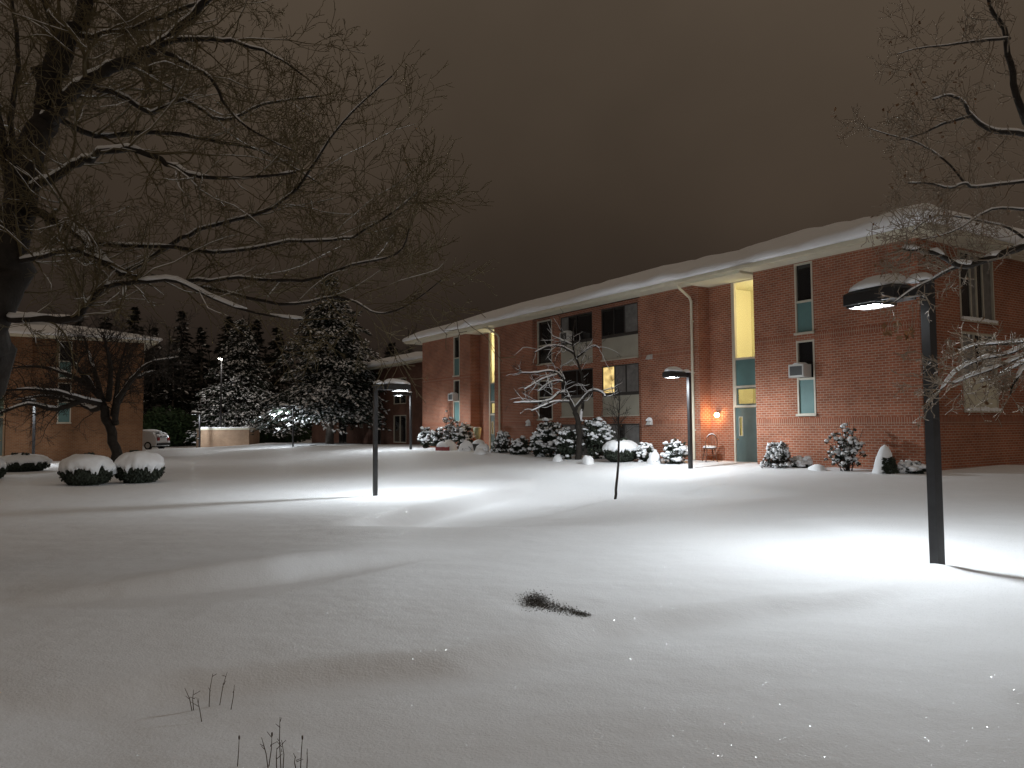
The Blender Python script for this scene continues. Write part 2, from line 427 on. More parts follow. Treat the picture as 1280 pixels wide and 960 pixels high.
Z1 = 6.85
apt = empty('apartment_building', CORNER, FROT, 'long red brick apartment block with snow curling over its eave and two lit stairwells', 'building')
W0, W1 = 5.93, 8.57       # first stair recess
V0, V1 = 23.55, 26.2      # second stair recess
B0, B1 = 11.85, 19.85     # recessed window bay
L_ = 32.41; DEP = 13.0
w = MB()
WIN = [(3.5,4.2,1.72,4.2), (3.5,4.2,4.42,6.8)]; WIN2 = [(27.45,28.2,1.72,4.2),(27.45,28.2,4.42,6.8)]
ZB = -1.2
wall_plane(w, 0, W0, ZB, Z1, 0, WIN)
wall_plane(w, W1, B0, ZB, Z1, 0, []); wall_plane(w, B1, V0, ZB, Z1, 0, []); wall_plane(w, V1, L_, ZB, Z1, 0, WIN2)
RC = -.6
for a, b, dx in ((W0, W1, 6.35), (V0, V1, 24.0)):
    wall_plane(w, a, b, ZB, Z1, RC, [(dx, dx+1.1, 0, Z1-.02)], rev=.1)
    w.quad((a,0,ZB),(a,0,Z1),(a,RC,Z1),(a,RC,ZB)); w.quad((b,0,Z1),(b,0,ZB),(b,RC,ZB),(b,RC,Z1))
BY = -.22
w.quad((B0,0,ZB),(B0,0,Z1),(B0,BY-.1,Z1),(B0,BY-.1,ZB)); w.quad((B1,0,Z1),(B1,0,ZB),(B1,BY-.1,ZB),(B1,BY-.1,Z1))
cA = (12.22, 14.66); cB = (15.3, 17.76); cC = (18.45, 19.72)
bays = []
for c in (cA, cB): bays += [(c[0], c[1], 4.3, 6.68), (c[0], c[1], 1.82, 4.08), (c[0], c[1], -.9, 1.5)]
bays += [(cC[0], cC[1], 4.5, 6.72), (cC[0], cC[1], 1.74, 3.72), (cC[0], cC[1], -.9, 1.3)]
wall_plane(w, B0, B1, ZB, Z1, BY, bays, rev=.1)
# end walls and back
EW = [(-4.38,-2.28,1.78,4.22), (-4.38,-2.28,4.58,6.75)]
def end_plane(mb, x, y0, y1, openings, sgn):
    tmp = MB(); wall_plane(tmp, y0, y1, ZB, Z1, 0, [(o[0],o[1],o[2],o[3]) for o in openings], rev=.12)
    for f_ in tmp.f:
        q = [tmp.v[i] for i in f_]; q = [(x - sgn*p[1]*1.0, p[0], p[2]) for p in q]
        mb.quad(*(q if sgn > 0 else q[::-1]))
end_plane(w, 0, -DEP, 0, EW, 1); end_plane(w, L_, -DEP, 0, [], -1)
w.quad((0,-DEP,ZB),(L_,-DEP,ZB),(L_,-DEP,Z1),(0,-DEP,Z1))
w.build('wall', M['brick'], apt)
# soldier courses
def course(*q):
    s = MB(); s.box(*q); s.build('soldier_course', M['soldier'], apt)
for (a, b) in ((0, W0), (W1, B0), (B1, V0), (V1, L_)):
    for z0 in (1.40, 4.21):
        if z0 > 3 and a in (0, V1):
            q = WIN[0] if a == 0 else WIN2[0]
            course(a+.01, q[0]-.02, 0.001, .014, z0, z0+.2); course(q[1]+.02, b-.01, .001, .014, z0, z0+.2)
        else: course(a+.01, b-.01, .001, .014, z0, z0+.215)
course(-.014, -.001, -DEP, 0, 1.40, 1.615); course(-.014, -.001, -DEP, -4.5, 4.3, 4.5)
hip_roof(apt, 0, L_, -DEP, 0, Z1, .85, .33, .40, seed=2)
# drop ceilings over the stair recesses
for a, b in ((W0, W1), (V0, V1)):
    s = MB(); s.box(a+.01, b-.01, RC+.01, .70, Z1-.10, Z1-.022); s.build('recess_soffit', M['soffit'], apt)
for q in (WIN, WIN2):
    narrow_window(apt, *q[0], 0, 2.92); narrow_window(apt, *q[1], 0, 5.5)
# stairs
for a, dx in ((W0, 6.35), (V0, 24.0)):
    x0, x1 = dx, dx+1.1; y = RC
    f = MB(); t = .07
    f.box(x0, x0+.05, y-.09, y+.03, 0, Z1-.03); f.box(x1-.14, x1, y-.09, y+.03, 2.06, Z1-.03); f.box(x1-.06, x1, y-.09, y+.03, 0, 2.06)
    for z0 in (2.06, 2.78, 3.82, Z1-.12): f.box(x0+.05, x1-.06, y-.08, y+.028, z0, z0+.08)
    o = f.build('stair_window', M['winframe'], apt)
    g = MB(); g.box(x0+.05, x1-.14, y-.05, y-.04, 3.90, Z1-.12); g.build('pane', M['clear'], o)
    g = MB(); g.box(x0+.05, x1-.14, y-.05, y-.01, 2.86, 3.82); g.build('infill_panel', M['teal'], o)
    # transom framed by dark sash
    g = MB(); frame_box(g, x0+.05, x1-.14, 2.14, 2.78, y-.06, y-.02, .05); g.build('transom_sash', M['door'], o)
    g = MB(); g.box(x0+.10, x1-.19, y-.045, y-.035, 2.19, 2.73); g.build('transom_pane', M['clear'], o)
    # door leaf with a narrow vision slot
    g = MB(); dx0, dx1 = x0+.055, x1-.065; sx0, sx1, sz0, sz1 = dx1-.30, dx1-.16, 1.02, 1.70
    yb0, yb1 = y-.075, y-.03
    g.box(dx0, sx0, yb0, yb1, .03, 2.055); g.box(sx1, dx1, yb0, yb1, .03, 2.055)
    g.box(sx0, sx1, yb0, yb1, .03, sz0); g.box(sx0, sx1, yb0, yb1, sz1, 2.055)
    dr = g.build('door', M['door'], apt)
    g = MB(); frame_box(g, sx0-.02, sx1+.02, sz0-.02, sz1+.02, yb1+.002, yb1+.014, .025); g.build('slot_frame', M['winframe'], dr)
    g = MB(); g.box(sx0, sx1, y-.06, y-.05, sz0, sz1); g.build('pane', M['clear'], dr)
    g = MB(); g.blob((dx1-.10, yb1+.05, .88), .032, .032, .032, amp=0); g.tube([(dx1-.10,yb1,.88),(dx1-.10,yb1+.04,.88)], .016, 8); g.build('handle', M['brass'], dr, smooth=True)
    g = MB(); g.box(x0-.05, x1+.2, y+.031, y+.5, -.3, .02); g.build('door_step', M['acwhite'], apt)
    # the lit stair hall behind, a real little room
    h = MB(); hx0, hx1, hy0, hy1 = x0-(1.6 if a == W0 else .4), x1+1.1, y-2.4, y-.11
    h.quad((hx0,hy0,0),(hx1,hy0,0),(hx1,hy0,Z1),(hx0,hy0,Z1)); h.quad((hx0,hy0,0),(hx0,hy1,0),(hx0,hy1,Z1),(hx0,hy0,Z1))
    h.quad((hx1,hy0,0),(hx1,hy1,0),(hx1,hy1,Z1),(hx1,hy0,Z1)); h.quad((hx0,hy0,Z1-.03),(hx1,hy0,Z1-.03),(hx1,hy1,Z1-.03),(hx0,hy1,Z1-.03))
    h.quad((hx0,hy0,.01),(hx1,hy0,.01),(hx1,hy1,.01),(hx0,hy1,.01))
    h.quad((hx0,hy1,0),(x0-.01,hy1,0),(x0-.01,hy1,Z1),(hx0,hy1,Z1)); h.quad((x1+.01,hy1,0),(hx1,hy1,0),(hx1,hy1,Z1),(x1+.01,hy1,Z1))
    h.build('stair_hall', M['plaster'], apt)
    for hz, e in ((Z1-1.0 if a == W0 else 5.6, 75 if a == W0 else 42), (2.75, 9)):
        lx, ly = (x0-.9 if a == W0 else (x0+x1)/2+.55), y-1.1
        g = MB(); g.blob((lx, ly, hz), .13, .13, .13, amp=0, nu=12, nv=8); g.build('hall_lamp', M['hall'], apt, smooth=True)
        ld = bpy.data.lights.new('hall_light', 'POINT'); ld.energy = e; ld.color = (1,.84,.56); ld.shadow_soft_size = .14
        lo = bpy.data.objects.new('hall_light', ld); col.objects.link(lo); lo.parent = apt; lo.location = (lx, ly+.2, hz) if a == V0 else (lx, ly-.25, hz)
# downpipes
for px_, top in ((8.86, 6.6), (22.95, 6.75)):
    g = MB(); x = px_
    g.tube([(x-.02,.80,Z1+.02),(x-.02,.78,Z1-.16),(x,.16,Z1-.50),(x,.07,Z1-.66)], .05, 8); g.tube([(x,.07,Z1-.62),(x,.07,.1)], .05, 8)
    for zz in (1.2, 3.4, 5.4): g.box(x-.075, x+.075, .0145, .03, zz, zz+.05)
    g.build('downpipe', M['cream'], apt, smooth=False)
# vent hoods
for (vx, vz) in ((20.2,1.52),(11.3,1.52),(11.25,4.22)):
    g = MB(); z0 = vz-.08
    g.v += [(vx-.13,.0145,z0),(vx+.13,.0145,z0),(vx+.13,.17,z0),(vx-.13,.17,z0),(vx-.13,.0145,z0+.2),(vx+.13,.0145,z0+.2),(vx+.11,.1,z0+.16),(vx-.11,.1,z0+.16)]
    g.f += [(0,3,2,1),(4,5,6,7),(0,1,5,4),(1,2,6,5),(2,3,7,6),(3,0,4,7)]
    o = g.build('vent_hood', M['acwhite'], apt)
    if vz < 2: snow_ledge(o, vx-.12, vx+.12, .02, .15, z0+.17, .12, n=5)
# window bay: upper and middle windows with stucco panels, garden-level doors
def bay_window(x0, x1, z0, z1, sill, panes, kinds, y=BY):
    f = MB(); t = .05
    f_y0, f_y1 = y-.09, y-.015
    if sill > z0+.05:
        f.box(x0, x1, f_y0, f_y1+.01, sill-.04, sill+.05)
    frame_box(f, x0, x1, (sill+.05 if sill > z0+.05 else z0), z1, f_y0, f_y1, t)
    zz0 = (sill+.05 if sill > z0+.05 else z0)+t
    xs_ = [x0+t+(x1-x0-2*t)*p for p in panes]
    for xm in xs_[1:-1]: f.box(xm-.025, xm+.025, f_y0+.01, f_y1-.005, zz0, z1-t)
    o = f.build('window', M['darkframe'], apt)
    for k, (a, b) in enumerate(zip(xs_, xs_[1:])):
        g = MB(); g.box(a+(.025 if k else 0), b-(.025 if k < len(kinds)-1 else 0), y-.07, y-.05, zz0, z1-t); g.build('pane', M[kinds[k]], o)
    if sill > z0+.05:
        g = MB(); g.box(x0+.02, x1-.02, y-.08, y-.005, z0+.06, sill-.04); g.build('stucco_panel', M['spandrel'], o)
        g = MB(); g.box(x0-.01, x1+.01, y+.001, y+.06, z0, z0+.055); g.build('sill', M['winframe'], o)
    return o
def lit_curtain():
    m = bpy.data.materials.new('lit_curtain'); m.use_nodes = True; nt = m.node_tree
    b = nt.nodes['Principled BSDF']; b.inputs['Base Color'].default_value = (.4,.34,.22,1)
    n = nt.nodes.new('ShaderNodeTexNoise'); n.inputs['Scale'].default_value = 3
    cr = nt.nodes.new('ShaderNodeValToRGB'); cr.color_ramp.elements[0].color = (.16,.10,.025,1); cr.color_ramp.elements[1].color = (.62,.45,.17,1)
    cr.color_ramp.elements[0].position = .3; cr.color_ramp.elements[1].position = .65
    tc = nt.nodes.new('ShaderNodeTexCoord'); nt.links.new(tc.outputs['Object'], n.inputs['Vector'])
    nt.links.new(n.outputs['Fac'], cr.inputs['Fac']); nt.links.new(cr.outputs['Color'], b.inputs['Emission Color']); b.inputs['Emission Strength'].default_value = .9
    return m
M['lit'] = lit_curtain()
bay_window(cA[0], cA[1], 4.3, 6.68, 5.36, (0,.36,.66,1), ('curtain','glass','glass'))
bay_window(cA[0], cA[1], 1.82, 4.08, 2.78, (0,.34,.66,1), ('curtain','curtain','lit'))
bay_window(cB[0], cB[1], 4.3, 6.68, 5.36, (0,.5,.75,1), ('glass','glass','curtain'))
bay_window(cB[0], cB[1], 1.82, 4.08, 2.78, (0,.5,1), ('glass','glass'))
for c in (cA, cB): bay_window(c[0], c[1], -.9, 1.5, -.9, (0,.42,.58,1), ('curtain','glass','curtain'))
narrow_window(apt, cC[0], cC[1], 4.5, 6.72, BY, 5.45, infill='glass'); narrow_window(apt, cC[0], cC[1], 1.74, 3.72, BY, 2.85, infill='glass')
bay_window(cC[0], cC[1], -.9, 1.3, -.9, (0,1), ('glass',))
# end wall windows (built on a sub-frame turned with the wall)
def end_window(y0, y1, z0, z1, sill, panes, kinds, infill):
    f = MB(); t = .06
    def bx(mbx, a, b, o0, o1, c, d): mbx.box(-o1, -o0, a, b, c, d)
    bx(f, y0, y0+t, -.1, .02, z0, z1); bx(f, y1-t, y1, -.1, .02, z0, z1); bx(f, y0+t, y1-t, -.1, .02, z1-t, z1); bx(f, y0+t, y1-t, -.1, .02, z0, z0+t)
    if sill > z0+.1: bx(f, y0+t, y1-t, -.1, .018, sill-.04, sill+.04)
    zz = sill+.04 if sill > z0+.1 else z0+t
    ps = [y0+t+(y1-y0-2*t)*p for p in panes]
    for pm in ps[1:-1]: bx(f, pm-.025, pm+.025, -.09, .0, zz, z1-t)
    bx(f, y0-.04, y1+.04, .021, .09, z0-.04, z0+.04)
    o = f.build('window', M['winframe'], apt)
    for k, (a, b) in enumerate(zip(ps, ps[1:])):
        g = MB(); bx(g, a+.026, b-.026, -.07, -.05, zz, z1-t); g.build('pane', M[kinds[k]], o)
    if sill > z0+.1:
        g = MB(); bx(g, y0+t, y1-t, -.08, -.01, z0+t, sill-.04); g.build('infill_panel', M[infill], o)
    g = MB(); n = 12
    for i in range(n):
        yy = y0+(y1-y0)*(i+.5)/n; g.blob((-.06, yy, z0+.05), .05, (y1-y0)/n*.8, .05+.04*random.random(), seed=i)
    g.build('sill_snow', M['snow'], o, smooth=True)
end_window(-4.38,-2.28,1.78,4.22,2.9,(0,.36,.64,1),('curtain','glass','curtain'),'cream')
end_window(-4.38,-2.28,4.58,6.75,4.58,(0,.3,.5,.68,1),('curtain','glass','curtain','glass'),'cream')

# air conditioners
def aircon(x, z, label):
    o = empty('air_conditioner', fpt(x, .02, z), FROT, label, 'air conditioner', 'window air conditioners')
    g = MB(); g.box(-.30, .30, -.02, .36, 0, .42); c = g.build('casing', M['acwhite'], o)
    g = MB(); g.box(-.24, .24, .361, .368, .05, .37); g.build('grille', M['grille'], o)
    g = MB(); frame_box(g, -.285, .285, .015, .405, .361, .385, .04); g.build('bezel', M['acwhite'], o)
    g = MB(); g.blob((0, .17, .42), .29, .2, .07, seed=3, flat=0); g.build('snow', M['snow'], o, smooth=True)
aircon(3.95, 2.97, 'boxy white window air conditioner in the narrow window right of the near lit stairwell')
aircon(27.9, 2.97, 'small white air conditioner in the narrow window left of the far lit stairwell')
aircon(16.7, 5.42, 'white framed air conditioner high in the dark window bay behind the snowy weeping tree')

# porch light and its orange glow
def sconce(p, rz, label, e):
    o = empty('wall_lamp', p, rz, label, 'wall lamp', 'orange wall lamps beside the entrances')
    g = MB(); g.box(-.06, .06, 0, .03, -.10, .12); g.box(-.10, .10, .03, .20, .10, .125); g.build('bracket', M['pole'], o)
    g = MB(); g.blob((0, .12, 0), .105, .09, .095, amp=0, nu=14, nv=8); gm = emit_mat('sconce_glow', (1,.62,.28), 14); g.build('lamp_shade', gm, o, smooth=True)
    ld = bpy.data.lights.new('sconce_light', 'POINT'); ld.energy = e; ld.color = (1,.50,.17); ld.shadow_soft_size = .09
    lo = bpy.data.objects.new('sconce_light', ld); col.objects.link(lo); lo.parent = o; lo.location = (0, .26, -.02)
sconce(fpt(8.18, RC+.001, 1.80), FROT, 'glowing round orange wall lamp above the wooden chair', 13)
sconce(fpt(23.86, RC+.001, 1.45), FROT, 'small warm wall lamp beside the far stairwell door behind the downpipe', 4)

# ------------------------------------------------------------------ lower wing beyond
wing = empty('apartment_wing', fpt(L_+.005, -4.0, 0), FROT, 'lower brick wing, its brick coloured darker for shade, beyond the far end of the long block, behind the spruces', 'building')
WL, WZ = 34.0, 6.4
w = MB(); WO = [(3.0,4.2,-.2,2.1),(6.5,7.3,1.5,3.6),(6.5,7.3,3.9,5.5),(11,13.4,.2,2.4),(11,13.4,3.3,5.4),(16,17.2,-.2,2.1),(20,20.8,1.4,3.4),(24,26,-.2,2.2)]
wall_plane(w, 0, WL, ZB, WZ, 0, WO); w.quad((WL,0,ZB),(WL,-11,ZB),(WL,-11,WZ),(WL,0,WZ)); w.quad((0,-11,ZB),(WL,-11,ZB),(WL,-11,WZ),(0,-11,WZ))
w.build('wall', M['shaded_brick'], wing)
for (a, b, c, d) in WO:
    f = MB(); frame_box(f, a, b, c, d, -.1, .01, .06); f.box((a+b)/2-.03, (a+b)/2+.03, -.09, 0, c+.06, d-.06); o = f.build('window', M['darkframe'] if c < 0 else M['winframe'], wing)
    g = MB(); g.box(a+.06, (a+b)/2-.03, -.08, -.06, c+.06, d-.06); g.box((a+b)/2+.03, b-.06, -.08, -.06, c+.06, d-.06); g.build('pane', M['glass'], o)
hip_roof(wing, 0, WL, -11, 0, WZ, .8, .24, .42, seed=5)

# ------------------------------------------------------------------ left building
LBY = 47.0
lc = at(178, 560, LBY); lc.z = -.3
LROT = math.atan2(NRM.y, NRM.x)
lb = empty('brick_apartments', lc, LROT, 'orange lit brick building end at the left edge behind the bare crab tree', 'building')
def lx(px):     # coordinate along the left building's end wall
    v = ray(px, 500); t = (lc-CAM).dot(-D)/v.dot(-D); return (CAM+v*t-lc).dot(NRM)
LZ = 7.0; LLEN = 16.0
x_w0, x_w1, x_rec, x_ent = lx(89), lx(72), lx(38), lx(8)
w = MB()
LWO = [(x_w0, x_w1, 2.1, 4.45), (x_w0, x_w1, 4.7, 6.9)]
wall_plane(w, 0, x_rec, ZB, LZ, 0, LWO)
w.quad((x_rec,0,ZB),(x_rec,.35,ZB),(x_rec,.35,LZ),(x_rec,0,LZ))
wall_plane(w, x_rec, x_ent, ZB, LZ, .35, [])
w.quad((x_ent,.35,ZB),(x_ent,-.4,ZB),(x_ent,-.4,LZ),(x_ent,.35,LZ))
wall_plane(w, x_ent, LLEN, ZB, LZ, -.4, [(x_ent+.05, x_ent+1.3, .2, LZ-.1)])
w.quad((0,0,ZB),(0,-28,ZB),(0,-28,LZ),(0,0,LZ)); w.quad((LLEN,-.4,ZB),(LLEN,-28,ZB),(LLEN,-28,LZ),(LLEN,-.4,LZ))
w.build('wall', M['tan_brick'], lb)
narrow_window(lb, x_w0, x_w1, 2.1, 4.45, 0, 3.3); narrow_window(lb, x_w0, x_w1, 4.7, 6.9, 0, 5.7)
f = MB(); a, b = x_ent+.05, x_ent+1.3
frame_box(f, a, b, .2, LZ-.1, -.5, -.36, .08); f.box(a+.08, b-.08, -.49, -.37, 2.4, 2.5); f.box(a+.08, b-.08, -.49, -.37, 3.6, 3.7); o = f.build('stair_window', M['winframe'], lb)
g = MB(); g.box(a+.08, b-.08, -.47, -.45, 3.7, LZ-.18); lm = emit_mat('lit_stair_glass', (1,.72,.35), .55); g.build('pane', lm, o)
g = MB(); g.box(a+.08, b-.08, -.47, -.43, 2.5, 3.6); g.build('infill_panel', M['teal'], o)
g = MB(); g.box(a+.08, b-.08, -.47, -.43, .25, 2.4); d_ = g.build('door', M['door'], lb)
g = MB(); g.blob((a+.2,-.40,1.15), .03,.03,.03, amp=0); g.build('handle', M['brass'], d_, smooth=True)
hip_roof(lb, 0, LLEN, -28, 0, LZ, .7, .2, .24, seed=8)
sconce(lc + NRM*(x_ent+1.65) - D*(-.4+.002) + Vector((0,0,3.0)), LROT, 'warm wall lamp at the left entrance, mostly hidden by branches', 26)

# ------------------------------------------------------------------ brick enclosure far left
EY = 72.0
ep = at(251, 560, EY); ep.z = gz(ep.x, ep.y)-.3
er = at(311, 560, EY)
enc = empty('brick_enclosure', ep, R_(0), 'low tan brick enclosure with a white coping in front of the spruces', 'wall')
ew = (er-ep).x
def prism(mb, poly, z0, z1):
    n = len(poly); i = len(mb.v); mb.v += [(x,y,z0) for x,y in poly]+[(x,y,z1) for x,y in poly]
    mb.f.append(tuple(i+n+k for k in range(n)))
    for k in range(n): k2=(k+1)%n; mb.f.append((i+k,i+k2,i+n+k2,i+n+k))
g = MB(); prism(g, [(0,0),(ew,0),(ew,3),(ew-.25,3),(ew-.25,.25),(.12,.25),(-1.25,2.6),(-1.5,2.6)], 0, 2.15)
g.build('wall', M['buff_brick'], enc)
g = MB(); prism(g, [(-.05,-.05),(ew+.05,-.05),(ew+.05,3.05),(ew-.3,3.05),(ew-.3,.3),(.15,.3),(-1.22,2.65),(-1.58,2.65)], 2.152, 2.30); g.build('coping', M['cream'], enc)
g = MB()
for i in range(14): g.blob((ew*(i+.5)/14, .12, 2.30), ew/14*.9, .2, .10+.04*random.random(), seed=i, flat=0)
g.build('snow', M['snow'], enc, smooth=True)

# ------------------------------------------------------------------ lamp posts
SGN = -1
def lamp(p, dirv, label, H_=3.3, energy=500, pole_w=.056, emit=True):
    rz = math.atan2(dirv[1], dirv[0])
    o = empty('lamp_post', p, rz, label, 'street lamp', 'shoebox lamp posts around the snowy lawn')
    g = MB(); g.box(-pole_w, pole_w, -pole_w, pole_w, -.4, H_); g.build('pole', M['pole'], o)
    g = MB(); g.box(pole_w+.001, .34, -.045, .045, H_-.17, H_-.06); g.build('arm', M['pole'], o)
    # head: shallow shoebox with chamfered top
    x0, x1, hw, zt, zb = .30, 1.06, .20, H_+.02, H_-.17
    bm = bmesh.new()
    vs = [bm.verts.new(v) for v in [(x0,-hw,zb),(x1,-hw,zb),(x1,hw,zb),(x0,hw,zb),(x0,-hw,zt-.05),(x1,-hw,zt-.05),(x1,hw,zt-.05),(x0,hw,zt-.05),(x0+.06,-hw+.06,zt),(x1-.06,-hw+.06,zt),(x1-.06,hw-.06,zt),(x0+.06,hw-.06,zt)]]
    for q in [(0,3,2,1),(0,1,5,4),(1,2,6,5),(2,3,7,6),(3,0,4,7),(4,5,9,8),(5,6,10,9),(6,7,11,10),(7,4,8,11),(8,9,10,11)]: bm.faces.new([vs[i] for i in q])
    bmesh.ops.bevel(bm, geom=bm.edges[:], offset=.008, segments=1, affect='EDGES')
    me = bpy.data.meshes.new('lamp_head'); bm.to_mesh(me); bm.free(); me.materials.append(M['pole'])
    ho = bpy.data.objects.new('lamp_head', me); col.objects.link(ho); ho.parent = o
    g = MB(); g.box(x0+.31, x1-.075, -.15, .15, zb-.02, zb-.003); g.build('light_panel', M['led'], o)
    g = MB()
    for q in ((x0+.27,x0+.29,-.18,.18),(x1-.06,x1-.04,-.18,.18),(x0+.29,x1-.06,-.18,-.165),(x0+.29,x1-.06,.165,.18)): g.box(*q, zb-.032, zb-.001)
    g.build('rim', M['pole'], ho)
    # snow loaf on the head and arm
    g = MB(); g.blob(((x0+x1)/2, 0, zt-.005), (x1-x0)*.54, hw*1.02, .16, seed=p[0], amp=.12, nu=20, nv=10, flat=0, freq=1.2)
    g.blob((.10, 0, H_), .19, .08, .11, seed=p[1], amp=.1, nu=10, nv=6, flat=0)
    g.build('snow', M['snow'], o, smooth=True)
    # the light itself, batwing street optic
    ld = bpy.data.lights.new('lamp_light', 'POINT'); ld.energy = energy; ld.shadow_soft_size = .10
    ld.color = (.88,.955,1); ld.use_nodes = True
    nt = ld.node_tree; em = nt.nodes['Emission']
    ge = nt.nodes.new('ShaderNodeNewGeometry'); sx = nt.nodes.new('ShaderNodeSeparateXYZ'); nt.links.new(ge.outputs['Incoming'], sx.inputs[0])
    fc = nt.nodes.new('ShaderNodeFloatCurve'); cv = fc.mapping.curves[0]     # intensity against the cosine from straight down
    mp = nt.nodes.new('ShaderNodeMapRange'); mp.inputs['From Min'].default_value = -SGN; mp.inputs['From Max'].default_value = SGN; nt.links.new(sx.outputs['Z'], mp.inputs['Value'])
    for k, (x, y) in enumerate(((0,.0),(.36,.02),(.45,.10),(.53,.26),(.62,.58),(.70,.72),(.85,.50),(1,.38))):
        if k == 0: cv.points[0].location = (x, y)
        elif x == 1: cv.points[-1].location = (x, y)
        else: cv.points.new(x, y)
    fc.mapping.update(); nt.links.new(mp.outputs[0], fc.inputs['Value'])
    nt.links.new(fc.outputs[0], em.inputs['Strength'])
    lo = bpy.data.objects.new('lamp_light', ld); col.objects.link(lo); lo.parent = o; lo.location = ((x0+x1)/2+.08, 0, zb-.12)
    return o
def lp(x, y): return Vector((x, y, gz(x, y)))
E0 = 520
lamp(lp(4.86,8.92), Vector((-.40,.92,0)), 'near lamp post at the right with its glowing white panel facing down', energy=E0*1.0, H_=3.3+(-.22-gz(4.86,8.92)))
lamp(lp(6.1,26.5), NRM, 'lamp post standing before the brick wall near the wooden chair', energy=E0)
lamp(lp(-4.05,22.8), -NRM, 'lamp post alone in the middle lawn with head pointing right', energy=E0*1.3)
lamp(lp(-5.9,44.8), NRM, 'lamp post at the far corner of the long brick block', energy=E0*.8)
lamp(lp(-17.4,61.2), NRM, 'far thin lamp post standing beneath the larger spruce', energy=E0*.6)
lamp(lp(-24.7,39.8), Vector((.2,-1,0)), 'lamp post against the left orange brick building', energy=E0*.3)
lamp(lp(-28.6,70.5), Vector((-.3,-1,0)), 'thin lamp post in front of the tan brick enclosure', energy=E0*.45)
# tall car-park light behind the spruce
tp = at(277, 449, 72.5); b_ = Vector((tp.x, tp.y, gz(tp.x, tp.y)))
o = empty('parking_light', b_, 0, 'tall car park floodlight glaring over the smaller spruce', 'street lamp')
hh = tp.z - b_.z
g = MB(); g.tube([(0,0,-.3),(0,0,hh+.3)], [.12,.07], 8); g.build('pole', M['pole'], o)
g = MB(); g.box(-.16, .16, -.55, 0.0, hh+.02, hh+.16); g.build('lamp_head', M['pole'], o)
g = MB(); g.box(-.11, .11, -.50, -.2, hh-.04, hh+.018); g.build('light_panel', emit_mat('flood_panel', (1,.95,.85), 40), o)
ld = bpy.data.lights.new('parking_lamp_light', 'SPOT'); ld.energy = 140; ld.spot_size = R_(165); ld.shadow_soft_size = .2; ld.color = (1,.96,.9)
lo = bpy.data.objects.new('parking_lamp_light', ld); col.objects.link(lo); lo.parent = o; lo.location = (0,-.9,hh-.3)

